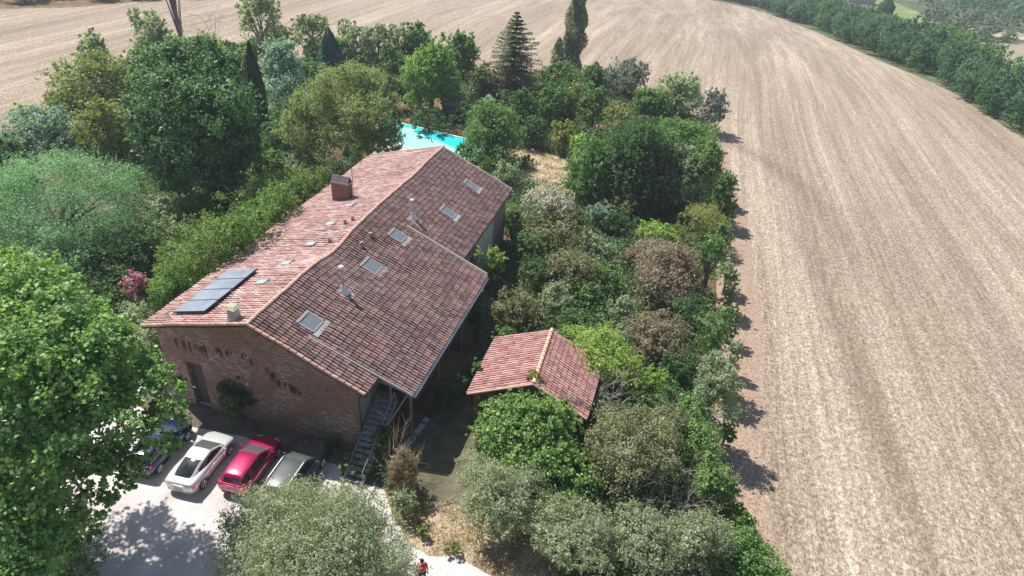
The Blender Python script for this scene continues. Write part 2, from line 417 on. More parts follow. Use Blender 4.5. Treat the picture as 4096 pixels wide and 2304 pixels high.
INNER = [(2050,1800),(1965,1560),(1880,1350),(1800,1150),(1790,1000),(1800,800),(1800,600),(1780,420),(1740,300),(1600,225),(1400,195),(1250,190),(1100,160),(900,150),(700,170),(500,200),(300,240),(150,300),(0,370),(-300,500)]
MIDL  = [(2700,1800),(2600,1560),(2500,1300),(2430,1080),(2340,860),(2240,660),(2140,500),(2050,370),(1960,250),(1850,160),(1720,90),(1570,40),(1380,20),(1150,10),(880,25),(640,55),(400,90),(160,130),(-60,180),(-400,280)]
OUTER = [(4600,1800),(4300,1400),(3900,1050),(3400,750),(2950,540),(2640,385),(2480,290),(2380,225),(2200,147),(2050,80),(1900,25),(1740,-8),(1500,-45),(1200,-60),(880,-55),(640,-40),(420,-5),(200,18),(0,25),(-400,60)]
NR, NC = 260, 60
ci = catmull([G(*p) for p in INNER], NR); cm = catmull([G(*p) for p in MIDL], NR); co = catmull([G(*p) for p in OUTER], NR)
V = np.zeros((NR, NC, 3)); UVx = np.zeros((NR, NC)); UVy = np.zeros((NR, NC))
for j, tt in enumerate(np.linspace(0, 1, NC)):
    V[:, j] = ci*(1-tt)*(1-2*tt)+cm*4*tt*(1-tt)+co*tt*(2*tt-1)
V[..., 2] = terrain(V[..., 0], V[..., 1])+.05
UVx[:, 1:] = np.cumsum(np.linalg.norm(np.diff(V, axis=1), axis=-1), 1)
# rows keep an even spacing along their length: average width, but true metres near the inner edge
UVx = UVx*.5+UVx.mean(0)[None]*.5
UVy[1:] = np.cumsum(np.linalg.norm(np.diff(cm, axis=0), axis=-1))[:, None]
idx = np.arange(NR*NC).reshape(NR, NC)
Fc = np.stack([idx[:-1, :-1], idx[1:, :-1], idx[1:, 1:], idx[:-1, 1:]], -1).reshape(-1, 4)
me = bpy.data.meshes.new('stubble_field'); me.from_pydata(V.reshape(-1, 3).tolist(), [], Fc.tolist())
uvl = me.uv_layers.new(name='UVMap'); li = Fc.ravel()
uvl.data.foreach_set('uv', np.stack([UVx.ravel()[li], UVy.ravel()[li]], 1).astype(np.float32).ravel())
uv2 = me.uv_layers.new(name='edge'); TT = np.repeat(np.linspace(0, 1, NC)[None], NR, 0).ravel()
uv2.data.foreach_set('uv', np.stack([TT[li], TT[li]*0], 1).astype(np.float32).ravel())
fo = link('stubble_field', me, field_mat(), smooth=True); fo['kind'] = 'structure'

# a darker turning track that crosses the rows near the garden corner
def track(name, pts, w, col, st=.42):
    c_ = catmull([G(*p_) for p_ in pts], 60); V_ = []; 
    for i in range(60):
        d_ = c_[min(i+1, 59)]-c_[max(i-1, 0)]; n_ = np.array([-d_[1], d_[0]])/max(1e-6, math.hypot(d_[0], d_[1]))
        for s_ in (-1, -.33, .33, 1): x_, y_ = c_[i][0]+n_[0]*s_*w, c_[i][1]+n_[1]*s_*w; V_.append((x_, y_, float(terrain(x_, y_))+.085))
    f_ = [(i*4+k, i*4+k+1, i*4+k+5, i*4+k+4) for i in range(59) for k in range(3)]
    me_ = bpy.data.meshes.new(name); me_.from_pydata(V_, [], f_); u_ = me_.uv_layers.new(name='UVMap'); uvd = []
    for f in f_:
        for v_ in f: uvd += [(v_ % 4)/3, (v_//4)/60]
    u_.data.foreach_set('uv', uvd)
    t = NT(name+'_soil'); p = t.obj(); sx_ = t.n('ShaderNodeSeparateXYZ'); t.l(t.n('ShaderNodeTexCoord').outputs['UV'], sx_.inputs[0])
    prof = t.ramp(sx_.outputs[0], [(0, (0,0,0)), (.5, (1,1,1)), (1, (0,0,0))]); n_ = t.ramp(t.noise(p, 3, 5, .8), [(.4, (.2,.2,.2)), (.6, (1,1,1))])
    a_ = t.math('MULTIPLY', t.math('MULTIPLY', prof, n_), st)
    en = t.ramp(sx_.outputs[1], [(0, (0,0,0)), (.12, (1,1,1)), (.7, (1,1,1)), (1, (0,0,0))]); a_ = t.math('MULTIPLY', a_, en)
    b_ = t.bsdf(col, .95, 0, .1); tr_ = t.n('ShaderNodeBsdfTransparent'); mx_ = t.n('ShaderNodeMixShader'); t.l(a_, mx_.inputs[0]); t.l(tr_.outputs[0], mx_.inputs[1]); t.l(b_.outputs[0], mx_.inputs[2])
    o = link(name, me_, t.done(mx_)); o['kind'] = 'structure'
track('turning_track', [(1800,355),(1860,372),(1930,410),(2000,460),(2060,520),(2120,620),(2180,760)], 2.2, (.24,.185,.13))
track('field_track', [(2010,560),(2090,760),(2170,980),(2260,1200),(2370,1500)], 1.6, (.25,.20,.14), .4)
track('field_track', [(2230,360),(2330,520),(2440,720),(2560,960),(2700,1250)], 2.4, (.25,.20,.14), .4)
def simple_ground(name, stops, s1=.8, s2=12.0, bump=.4, stretch=(1, 1, 1)):
    t = NT(name); p = t.mapv(t.obj(), stretch)
    f = t.math('ADD', t.math('MULTIPLY', t.noise(p, s1, 4), .5), t.math('MULTIPLY', t.noise(p, s2, 4, .75), .5))
    return t.done(t.bsdf(t.ramp(f, stops), .95, 0, .15, bump=t.noise(p, s2*2, 3), bstr=bump, bdist=.04))
GRAVEL = simple_ground('gravel', [(.33, (.34,.30,.29)), (.47, (.54,.50,.485)), (.66, (.68,.64,.63))], .5, 22)
DRYG = simple_ground('dry_grass', [(.33, (.20,.15,.09)), (.48, (.40,.31,.20)), (.64, (.62,.51,.37))], 1.0, 12, .8)
LAWN_SHADE = simple_ground('shade_toned_lawn', [(.33, (.07,.07,.045)), (.5, (.13,.12,.08)), (.65, (.22,.20,.14))], 1.0, 10, .6)  # lawn colour darkened to paint in shade the house shadow does not reach
flat_poly('far_scrub', [(1720,-10),(1900,32),(2050,88),(2200,156),(2375,234),(2470,300),(2630,400),(2900,500),(3600,500),(3600,60),(2700,-80),(2300,-90),(1900,-70)], simple_ground('scrub', [(.35, (.05,.075,.035)), (.5, (.10,.12,.06)), (.65, (.22,.21,.13))], .15, 1.5, .3), .015, step=6)
flat_poly('gravel_yard', [(-300,1900),(-500,1300),(-300,1020),(100,960),(420,960),(640,1075),(890,1130),(850,1215),(960,1215),(985,1290),(1030,1370),(1080,1400),(1150,1400),(1235,1450),(1330,1560),(1300,1900)], GRAVEL, .02, step=3)
flat_poly('dry_grass_patch', [(960,1215),(1060,1262),(1200,1265),(1330,1275),(1400,1400),(1420,1600),(1300,1530),(1235,1450),(1150,1400),(1080,1400),(1030,1370),(985,1290)], DRYG, .024, step=3)
flat_poly('shaded_lawn', [(1040,1085),(1080,1020),(1190,1010),(1215,1120),(1200,1265),(1060,1262),(985,1215)], LAWN_SHADE, .016, step=3)
flat_poly('straw_path', [(1255,400),(1330,370),(1420,400),(1480,470),(1440,500),(1400,490),(1300,450)], DRYG, .016, step=3)
flat_poly('far_field', [(2385,112),(2470,108),(2576,111),(2900,115),(3000,420),(2760,330),(2580,228),(2500,165),(2440,135)],
  simple_ground('far_stubble', [(.35, (.25,.20,.15)), (.5, (.31,.26,.20)), (.65, (.38,.33,.27))], .08, 2.0, .2, (1, .3, 1)), .12, step=12)
flat_poly('green_meadow', [(2150,-12),(2215,-12),(2270,15),(2345,45),(2325,62),(2255,42),(2200,15)],
  simple_ground('meadow', [(.35, (.13,.19,.06)), (.5, (.19,.26,.09)), (.68, (.40,.37,.20))], .05, .5, .2), .12, step=12)
flat_poly('pale_meadow', [(2418,72),(2500,92),(2600,105),(2600,88),(2490,72)],
  simple_ground('pale', [(.35, (.36,.31,.22)), (.6, (.5,.43,.32))], .05, .5, .2), .12, step=12)
# ------------------------------------------------------------------ farmhouse (local frame: x across, y along the ridge, z up)
YAW = radians(13.933); HB = (-13.933, 27.514, 0.0)
ZR, SR, SL = 7.9, .44, .275
def to_w(a, b, z=0): return np.array([HB[0]+a*cos(YAW)+b*sin(YAW), HB[1]-a*sin(YAW)+b*cos(YAW), z])
def brick_mat(name, c1, c2, mortar, patch=True, moss=False):
    t = NT(name); p = t.obj(); sx = t.n('ShaderNodeSeparateXYZ'); t.l(p, sx.inputs[0])
    cb = t.n('ShaderNodeCombineXYZ'); t.l(t.math('ADD', sx.outputs[0], sx.outputs[1]), cb.inputs[0]); t.l(sx.outputs[2], cb.inputs[1])
    b = t.n('ShaderNodeTexBrick'); t.l(cb.outputs[0], b.inputs['Vector']); b.inputs['Scale'].default_value = 1
    b.inputs['Brick Width'].default_value = .42; b.inputs['Row Height'].default_value = .075; b.inputs['Mortar Size'].default_value = .012
    b.inputs['Color1'].default_value = (*c1, 1); b.inputs['Color2'].default_value = (*c2, 1); b.inputs['Mortar'].default_value = (*mortar, 1)
    n1 = t.noise(t.mapv(p, (1, 1, 2.5)), 1.2, 5, .7); n2 = t.noise(t.mapv(p, (1, 1, 5)), 2.6, 4, .75); n3 = t.noise(p, .45, 3)
    col = t.mix(t.math('MULTIPLY', n1, .8), b.outputs[0], (.22,.14,.10))
    col = t.mix(t.ramp(t.noise(t.mapv(p, (1, 1, 3)), 6, 3, .8), [(.45, (0,0,0)), (.62, (.6,.6,.6))]), col, (.10,.065,.05))
    if patch:
        k = t.math('MULTIPLY', t.ramp(n2, [(.50, (0,0,0)), (.57, (1,1,1))]), t.ramp(n3, [(.44, (.12,.12,.12)), (.54, (1,1,1))]))
        col = t.mix(t.math('MULTIPLY', k, .75), col, (.46,.42,.41))
    return t.done(t.bsdf(col, .92, 0, .15, bump=b.outputs['Fac'], bstr=-.4, bdist=.01))
BRICK = brick_mat('old_brick', (.42,.18,.115), (.27,.13,.095), (.36,.31,.28))
CHBR = brick_mat('chimney_brick', (.38,.12,.085), (.28,.10,.08), (.34,.25,.22), False)
PLASTER = plain('lime_render', (.52,.48,.43), .9, var=.3)
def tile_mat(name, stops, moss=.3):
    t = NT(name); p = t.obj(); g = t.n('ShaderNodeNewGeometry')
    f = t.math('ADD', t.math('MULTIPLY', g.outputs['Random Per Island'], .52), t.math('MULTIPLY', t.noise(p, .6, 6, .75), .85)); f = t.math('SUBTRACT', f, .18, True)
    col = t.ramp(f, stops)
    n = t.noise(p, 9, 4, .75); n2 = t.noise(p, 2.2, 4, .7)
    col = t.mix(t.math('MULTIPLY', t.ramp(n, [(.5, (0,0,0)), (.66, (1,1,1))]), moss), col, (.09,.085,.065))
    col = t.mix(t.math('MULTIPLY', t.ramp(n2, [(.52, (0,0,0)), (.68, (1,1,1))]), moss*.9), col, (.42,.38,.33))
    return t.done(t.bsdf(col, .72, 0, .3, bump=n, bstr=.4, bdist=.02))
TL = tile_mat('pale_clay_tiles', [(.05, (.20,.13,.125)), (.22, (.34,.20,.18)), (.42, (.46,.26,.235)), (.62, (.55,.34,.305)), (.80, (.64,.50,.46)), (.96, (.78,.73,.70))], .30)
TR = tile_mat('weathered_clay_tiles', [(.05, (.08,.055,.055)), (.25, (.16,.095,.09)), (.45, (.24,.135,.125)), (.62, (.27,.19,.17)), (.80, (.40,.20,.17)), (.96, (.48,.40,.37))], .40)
TS = tile_mat('small_house_tiles', [(.05, (.26,.13,.12)), (.3, (.40,.20,.18)), (.55, (.51,.27,.24)), (.78, (.62,.36,.32)), (.96, (.68,.50,.45))], .2)
RIDGE = plain('ridge_clay', (.54,.34,.28), .8, var=.25, scale=2)
UNDER = plain('tile_channel', (.07,.045,.04), .9, var=.4)
WOODD = plain('dark_timber', (.10,.08,.075), .85, var=.4)
WOODG = plain('grey_timber', (.24,.22,.22), .85, var=.35)
ZINC = plain('zinc', (.45,.46,.48), .4, .6, var=.15)
WHITE = plain('white_trim', (.46,.44,.42), .6, var=.1)
def sag(a, b):
    k = math.exp(-(a/5.5)**2)
    return -k*(.36*math.exp(-((b-9.2)/2.1)**2)+.14*math.exp(-((b-21.5)/2.2)**2)) + .02*sin(b*1.3+a)+.015*sin(b*2.9-a*1.7)
def patch_fn(P00, P10, P01, P11):
    P00, P10, P01, P11 = map(lambda q: Vector(q), (P00, P10, P01, P11))
    return lambda s, q: (P00*(1-s)+P10*s)*(1-q)+(P01*(1-s)+P11*s)*q
def tiles(fn, na, nb, mb, rg, pitch, length, off, lift=.035, disp=None):
    """cover tiles: s in 0..1 down the slope, q in 0..1 along the ridge"""
    for j in range(nb):
        wob = rg.uniform(-.004, .004)
        for i in range(na):
            s0 = i/na; s1 = (i+1.12)/na
            if s1 > 1.03: s1 = 1.03
            q = (j+.5)/nb+rg.uniform(-.04, .04)/nb+wob/4
            p0 = fn(s0, q); p1 = fn(s1, q)
            e = (fn(s0, q+.01)-fn(s0, q-.01)).normalized(); dn = (p1-p0).normalized(); up = dn.cross(e)
            if up.z < 0: up = -up
            if disp: p0 = p0+Vector((0, 0, disp(p0))); p1 = p1+Vector((0, 0, disp(p1)))
            sk = rg.uniform(-.012, .012); l2 = lift+rg.uniform(-.006, .012)
            r0, r1 = pitch*.33, pitch*.385; vs = []
            for (p, r, h, k) in ((p0, r0, .0, 0), (p1, r1, l2*.65, sk)):
                for a in range(5):
                    t_ = pi*a/4
                    vs.append(p+e*(cos(t_)*r+k)+up*(off+h+sin(t_)*r*.95))
            vs += [vs[5+a]-up*.018 - dn*.0 for a in (0, 2, 4)]
            fs = [(a, a+1, 6+a, 5+a) for a in range(4)]+[(5, 6, 7, 11, 10), (7, 8, 9, 12, 11)]
            mb.add(vs, fs)
def slab(fn, na, nb, mb, th, disp=None, up=0.0):
    vs = []; fs = []
    for z in (0, 1):
        for j in range(nb+1):
            for i in range(na+1):
                p = fn(i/na, j/nb)
                if disp: p = p+Vector((0, 0, disp(p)))
                vs.append(p+Vector((0, 0, up-(0 if z else th))))
    n = (na+1)*(nb+1); ix = lambda i, j, z: z*n+j*(na+1)+i
    for j in range(nb):
        for i in range(na):
            fs += [(ix(i, j, 1), ix(i+1, j, 1), ix(i+1, j+1, 1), ix(i, j+1, 1)), (ix(i, j, 0), ix(i, j+1, 0), ix(i+1, j+1, 0), ix(i+1, j, 0))]
    for i in range(na): fs += [(ix(i, 0, 0), ix(i+1, 0, 0), ix(i+1, 0, 1), ix(i, 0, 1)), (ix(i, nb, 0), ix(i, nb, 1), ix(i+1, nb, 1), ix(i+1, nb, 0))]
    for j in range(nb): fs += [(ix(0, j, 0), ix(0, j, 1), ix(0, j+1, 1), ix(0, j+1, 0)), (ix(na, j, 0), ix(na, j+1, 0), ix(na, j+1, 1), ix(na, j, 1))]
    mb.add(vs, fs)
flat_poly('shade_earth_border', [to_w(-9, .4), to_w(-9, -1.0), to_w(-5, -1.5), to_w(-1, -1.1), to_w(2, -1.6), to_w(5, -1.2), to_w(6.2, -1.9), to_w(9, -2.0), to_w(9, .4)], simple_ground('shade_dark_earth', [(.35, (.08,.065,.05)), (.5, (.15,.12,.10)), (.65, (.25,.21,.18))], .8, 9, .6), .032, step=2, world=True)  # brown soil along the gable, coloured dark to deepen the wall's shade too
HOUSE = empty('farmhouse', HB, -YAW, 'long old brick farmhouse with weathered clay tile roofs, skylights and stovepipes', 'farmhouse')
zr = lambda a, b=0: ZR-(SR*a if a > 0 else -SL*a)
dsp = lambda p: sag(p.x, p.y)
rgt = np.random.default_rng(5)
# roofs -----------------------------------------------------------
def roof_part(name, fn, na, nb, mat, pitch=.225, off=.01, lbl=None, disp=dsp):
    mb = MB(); slab(fn, max(2, na//3), max(2, nb//4), mb, .16, disp); o = mb.build(name, UNDER, HOUSE)
    t = MB(); tiles(fn, na, nb, t, rgt, pitch, .4, off, disp=disp); q = t.build('roof_tiles', mat, o)
    if lbl: o['label'] = lbl
    return o
S1 = lambda a, b, dz=0: (a, b, zr(a)+dz)
fnL = patch_fn(S1(-.02, -.22), S1(-7.25, -.22), S1(-.02, 28.3), S1(-7.2, 28.3))
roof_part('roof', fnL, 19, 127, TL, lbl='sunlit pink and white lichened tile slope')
# right slope: front strip over the gable wall, raised main slope reaching out over the stairs, narrower far slope
fA = patch_fn(S1(.02, -.25), S1(6.68, -.25), S1(.02, 1.45), S1(6.68, 1.45))
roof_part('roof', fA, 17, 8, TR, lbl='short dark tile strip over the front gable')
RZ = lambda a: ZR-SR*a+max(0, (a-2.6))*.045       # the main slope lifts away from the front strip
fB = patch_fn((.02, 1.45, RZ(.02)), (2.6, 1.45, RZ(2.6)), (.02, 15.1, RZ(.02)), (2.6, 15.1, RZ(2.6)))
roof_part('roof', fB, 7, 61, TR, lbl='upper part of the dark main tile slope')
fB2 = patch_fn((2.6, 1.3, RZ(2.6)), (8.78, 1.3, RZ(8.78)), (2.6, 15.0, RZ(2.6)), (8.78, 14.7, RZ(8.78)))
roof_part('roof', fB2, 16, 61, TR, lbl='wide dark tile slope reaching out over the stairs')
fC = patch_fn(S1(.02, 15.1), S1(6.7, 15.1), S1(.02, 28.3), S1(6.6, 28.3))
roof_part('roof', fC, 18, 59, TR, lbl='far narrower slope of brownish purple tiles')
# ridge, verges
mb = MB(); b = -.3
while b < 28.3:
    L = .42; q = MB(); 
    for (yy, r) in ((b, .125), (b+L+.04, .105)):
        for a in range(6):
            t_ = pi*a/5; q.v.append((cos(t_)*r*1.15+.01*sin(b*9), yy, ZR+.045+sin(t_)*r+sag(0, yy)))
    mb.add(q.v, [(a, a+1, 7+a, 6+a) for a in range(5)]+[(0, 5, 4, 3, 2, 1)]); b += L
mb.build('ridge_tiles', RIDGE, HOUSE)
mb = MB()
for (sa, fn_, n_) in ((-1, fnL, 18), (1, fA, 17)):
    for i in range(n_):
        s0, s1 = i/n_, (i+1.1)/n_; p0, p1 = fn_(s0, 0), fn_(min(s1, 1.02), 0); p0.z += sag(p0.x, p0.y)+.05; p1.z += sag(p1.x, p1.y)+.085
        mb.tube([p0+Vector((0, .02, 0)), p1+Vector((0, .02, 0))], [.085, .1], 8)
mb.build('verge_tiles', tile_mat('verge_clay', [(.1, (.40,.22,.17)), (.5, (.52,.29,.22)), (.9, (.62,.46,.38))], .2), HOUSE)
MORT = plain('lime_mortar', (.38,.34,.29), .95, var=.35)
for yy in (15.05, 28.32):
    x0 = 2.4 if yy < 20 else .1; x1 = 8.75 if yy < 20 else 6.65
    p0 = Vector((x0, yy, RZ(x0) if yy < 20 else zr(x0))); p1 = Vector((x1, yy-(.3 if yy < 20 else 0), RZ(x1) if yy < 20 else zr(x1)))
    mb = MB(); mb.tube([p0+Vector((0, 0, .09)), p1+Vector((0, 0, .09))], .11, 6); mb.build('mortar_verge', MORT, HOUSE)
mb = MB(); mb.tube([Vector((-.1, 28.32, ZR+.07)), Vector((-7.2, 28.32, zr(-7.2)+.07))], .10, 6); mb.build('mortar_verge', MORT, HOUSE)
# fascia of the raised slope, zinc flashing
mb = MB()
def board(mb, p0, p1, h, w):
    p0 = Vector(p0); p1 = Vector(p1); e = (p1-p0).normalized(); n_ = e.cross(Vector((0, 0, 1))).normalized()*w*.5
    mb.hexa([p0-n_-Vector((0,0,h)), p0+n_-Vector((0,0,h)), p1+n_-Vector((0,0,h)), p1-n_-Vector((0,0,h))], [p0-n_, p0+n_, p1+n_, p1-n_])
board(mb, (2.7, 1.24, RZ(2.7)+.09), (8.85, 1.24, RZ(8.85)+.10), .17, .05)
mb.build('fascia_board', WHITE, HOUSE)
mb = MB(); board(mb, (8.83, 1.28, RZ(8.8)-.02), (8.83, 14.7, RZ(8.8)-.02), .16, .05)
board(mb, (6.76, 15.3, zr(6.7)-.02), (6.72, 28.2, zr(6.7)-.02), .16, .05); board(mb, (6.72, -.2, zr(6.7)-.02), (6.72, 1.2, zr(6.7)-.02), .12, .05)
mb.build('eaves_board', WOODD, HOUSE)
mb = MB()
for (x_, y0, y1, z_) in ((8.93, 1.3, 14.7, RZ(8.8)-.07), (-7.32, 0, 28.2, zr(-7.25)-.06)):
    pr = [(x_-.07, z_), (x_-.05, z_-.06), (x_, z_-.085), (x_+.05, z_-.06), (x_+.07, z_)]
    pi_ = [(x_-.06, z_), (x_, z_-.07), (x_+.06, z_)]
    vs = [(p[0], y, p[1]) for y in (y0, y1) for p in pr]; mb.add(vs, [(i, i+1, 6+i, 5+i) for i in range(4)])
gut = mb.build('gutter', ZINC, HOUSE)
# walls --------------------------------------------------------------
WL, WR = -6.85, 6.0
def gable(mb, y, th, x0, x1, zfun, openings=()):
    xs = sorted(set([x0, 0, x1]+[v for o in openings for v in o[:2]]))
    for a, b_ in zip(xs, xs[1:]):
        op = [o for o in openings if o[0] <= a+1e-6 and o[1] >= b_-1e-6]
        segs = [(-.3, -.3, zfun(a), zfun(b_))]
        if op: o = op[0]; segs = [(-.3, -.3, o[2], o[2]), (o[3], o[3], zfun(a), zfun(b_))]
        for (za, zb, zc, zd) in segs:
            if zc-za < .05: continue
            mb.hexa([(a, y, za), (b_, y, zb), (b_, y+th, zb), (a, y+th, za)], [(a, y, zc), (b_, y, zd), (b_, y+th, zd), (a, y+th, zc)])
rs = np.random.default_rng(3)
def streak(mb, a, z, h, w_):
    for i in range(5):
        k = rs.uniform(-.5, .5)*w_; hh = h*rs.uniform(.4, 1); ww = w_*rs.uniform(.2, .45); z0 = z-rs.uniform(0, .3)*h; yy = .274-.0015*i
        mb.add([(a+k-ww/2, yy, z0), (a+k+ww/2, yy, z0-.03), (a+k+ww*.2, yy, z0-hh), (a+k-ww*.25, yy, z0-hh*.9)], [(0, 1, 2, 3)], 1)
mb = MB(); zf = lambda a: zr(a)-.13+sag(a, .3)*.9
gable(mb, .28, .45, WL, WR, zf, [(-5.35, -4.25, .0, 3.45)])
for a, z, h_, w_ in [(-5.6,5.2,.8,.2),(-5.1,5.2,.9,.2),(-4.75,5.15,1.0,.22),(-4.3,5.1,.5,.2),(-4.0,5.1,.7,.2),(-3.65,5.2,.9,.35),(-2.8,5.3,.7,.4),(-2.1,5.3,.6,.35),(-1.1,5.3,.5,.3),(-.7,5.1,.6,.25),(.25,4.7,.6,.3),(.6,4.55,1.0,.4),(.95,4.1,.8,.25),(1.35,3.9,.5,.15),(1.9,3.9,.8,.45),(2.3,3.6,.5,.3),(-1.6,3.4,.3,.5)]: streak(mb, a, z, h_, w_)
w = mb.build('wall', [BRICK, plain('soot', (.05,.035,.033), .95, var=.3)], HOUSE); w['label'] = 'brown brick front gable with chalky white patches and soot streaks'
mb = MB(); gable(mb, 27.7, .45, WL, 6.2, lambda a: zr(a)-.15); mb.build('wall', BRICK, HOUSE)
SIDEB = brick_mat('side_brick', (.28,.15,.11), (.34,.22,.17), (.42,.38,.34))
zt = zr(WL)-.16; z2 = zr(6.0)-.18
for c_, d_ in (((WL+.2, 14.2, zt/2-.15), (.4, 26.9, zt+.3)), ((5.8, 7.9, z2/2-.15), (.4, 14.3, z2+.3)), ((6.0, 21.4, z2/2-.15), (.4, 12.6, z2+.3))):
    mb = MB(); mb.box(c_, d_); mb.build('wall', SIDEB, HOUSE)
mb = MB(); mb.box((6.215, 20.2, 2.6), (.03, 8.5, 4.6)); mb.build('render_coat', PLASTER, HOUSE)['label'] = 'grey white rendered stretch of the far side wall'
# dark back of the doorway and its old door
mb = MB(); mb.box((-4.8, .62, 1.7), (1.2, .06, 3.6)); dr = mb.build('door', WOODD, HOUSE)
mb = MB(); mb.box((-4.45, .57, 1.05), (.03, .05, .12)); mb.build('door_handle', ZINC, dr)
mb = MB(); mb.tube([(-1.06, .29, 3.25), (-1.06, .10, 3.22)], .02, 6); mb.tube([(-1.06, .10, 3.24), (-1.06, .10, 3.12)], [.05, .12], 10); mb.build('wall_lamp', WHITE, HOUSE)
mb = MB(); mb.tube([(6.72, -.1, 4.7), (6.3, .2, 4.4), (6.05, .23, 4.2), (6.05, .23, .1)], .05, 8); mb.build('downpipe', plain('dark_pipe', (.05,.05,.055), .5), HOUSE)
mb = MB(); mb.box((6.022, .95, 2.2), (.045, 1.3, 4.2)); mb.build('render_coat', plain('grey_render', (.30,.27,.25), .9, var=.25), HOUSE)
# small windows and a shutter in the shaded right side
for yy in (5.0, 8.5, 12.0): mb = MB(); mb.box((6.02, yy, 3.0), (.05, .9, 1.2)); mb.build('window', plain('window_glass', (.03,.035,.04), .1), HOUSE)
# gallery: posts, floor, rail, brace under the overhanging roof
for yy in (1.75, 6.0, 10.3, 14.4): mb = MB(); mb.tube([(8.45, yy, 0), (8.45, yy, RZ(8.45)-.18)], .10, 6); mb.build('gallery_post', plain('grey_post', (.15,.14,.16), .9, var=.3), HOUSE)
mb = MB(); mb.box((7.3, 8.6, 2.95), (2.5, 12.4, .14)); mb.build('gallery_floor', WOODD, HOUSE)
mb = MB()
for z_ in (3.5, 3.95): mb.tube([(8.4, 2.4, z_), (8.4, 14.4, z_)], .035, 5)
for i in range(40): mb.box((8.4, 2.5+i*.3, 3.5), (.03, .03, .95))
mb.build('gallery_rail', WOODD, HOUSE)
mb = MB(); mb.tube([(8.3, 1.7, 3.85), (7.4, .2, 2.0)], .055, 6); mb.tube([(6.1, 1.6, 4.6), (8.6, 1.6, 4.05)], .08, 6); mb.tube([(7.25, 1.7, 3.0), (7.25, 1.7, 4.5)], .06, 6); mb.build('timber_brace', WOODG, HOUSE)
for i, yy in enumerate(np.arange(1.6, 14.6, .6)): pass
mb = MB()
for yy in np.arange(1.5, 14.6, .62): mb.tube([(5.9, yy, RZ(5.9)-.25), (8.75, yy, RZ(8.75)-.22)], .05, 4)
mb.build('rafters', WOODD, HOUSE)
# outside stairs
ST = MB(); n_ = 15; x0s = 6.08
for i in range(n_):
    y_ = -2.15+i*.27; z_ = .17+i*.195; xx = x0s+.0+.02*i
    ST.box((xx+.52, y_+.12, z_), (1.12, .25, .05))
stairs = MB(); 
st = ST.build('stair_treads', plain('worn_treads', (.27,.28,.33), .8, var=.3), HOUSE)
mb = MB()
for sx_ in (-.06, 1.12):
    board(mb, (x0s+sx_, -2.35, .15), (x0s+sx_+.3, 1.95, 3.12), .3, .06)
mb.build('stair_stringers', WOODG, HOUSE)
mb = MB()
for i in range(5):
    y_ = -2.1+i*.95; z_ = .15+i*.69; mb.tube([(x0s+1.15+.07*i, y_, z_), (x0s+1.15+.07*i, y_, z_+.9)], .03, 5)
mb.tube([(x0s+1.15, -2.1, 1.05), (x0s+1.43, 1.7, 3.8)], .035, 5); mb.build('stair_rail', WOODG, HOUSE)
# roof furniture -------------------------------------------------------
def roofframe(a, b, left=False, z=None):
    """matrix whose x runs down the slope, y along the ridge, z out of the roof"""
    s = SL if left else SR; sg = -1 if left else 1
    dn = Vector((sg, 0, -s)).normalized(); e = Vector((0, 1, 0)); up = dn.cross(e) if not left else e.cross(dn)
    if up.z < 0: up = -up
    zz = (RZ(a) if (not left and 1.4 < b < 15.1) else zr(a))+sag(a, b)
    m = Matrix((dn, e*sg if False else e, up)).transposed().to_4x4(); m.translation = Vector((a, b, zz)) if z is None else Vector((a, b, z)); return m
GLASSR = plain('skylight_glass', (.16,.18,.20), .12, 0, .8, var=.08)
GLASSB = plain('skylight_glass_pale', (.40,.50,.52), .15, 0, .8, var=.08)
FRAME = plain('skylight_frame', (.34,.31,.29), .5, .2, var=.1)
def skylight(a, b, w, h, left=False, small=False):
    m = roofframe(a, b, left); mb = MB(); t_ = .09 if not small else .05; H_ = .17 if not small else .13
    def bx(c, d):
        q = MB(); q.box((0, 0, 0), d); mb.add([m @ (Vector(v)+Vector(c)) for v in q.v], q.f)
    bx((-h/2, 0, H_/2), (t_*1.9, w+.12, H_+.05)); bx((h/2, 0, H_/2-.01), (t_, w, H_)); bx((0, -w/2, H_/2-.005), (h-t_, t_, H_)); bx((0, w/2, H_/2-.005), (h-t_, t_, H_))
    o = mb.build('skylight', FRAME, HOUSE)
    q = MB(); q.box((0, 0, 0), (h-t_*.8, w-t_, .03)); mb2 = MB(); mb2.add([m @ (Vector(v)+Vector((0, 0, H_-.04))) for v in q.v], q.f)
    mb2.build('pane', GLASSB if small else GLASSR, o)
    if not small:
        q = MB(); q.box((0, 0, 0), (.35, w+.3, .02)); mb3 = MB(); mb3.add([m @ (Vector(v)+Vector((h/2+.22, 0, .105))) for v in q.v], q.f)
        mb3.build('lead_apron', plain('lead', (.40,.40,.40), .6, .3), o)
for (a, b, w_, h_) in [(2.2, 2.2, 1.1, 1.05), (2.35, 9.45, 1.15, 1.1), (2.4, 13.4, 1.0, 1.05), (3.85, 19.55, .85, 1.2), (3.85, 25.1, .8, 1.2)]: skylight(a, b, w_, h_)
for (a, b) in [(-2.32, 12.63), (-2.33, 9.97), (-2.26, 6.97), (-2.3, 4.43), (-2.58, 15.94)]: skylight(a, b, .55, .75, True, True)
STEEL = plain('flue_steel', (.62,.50,.46), .3, .85, var=.1)
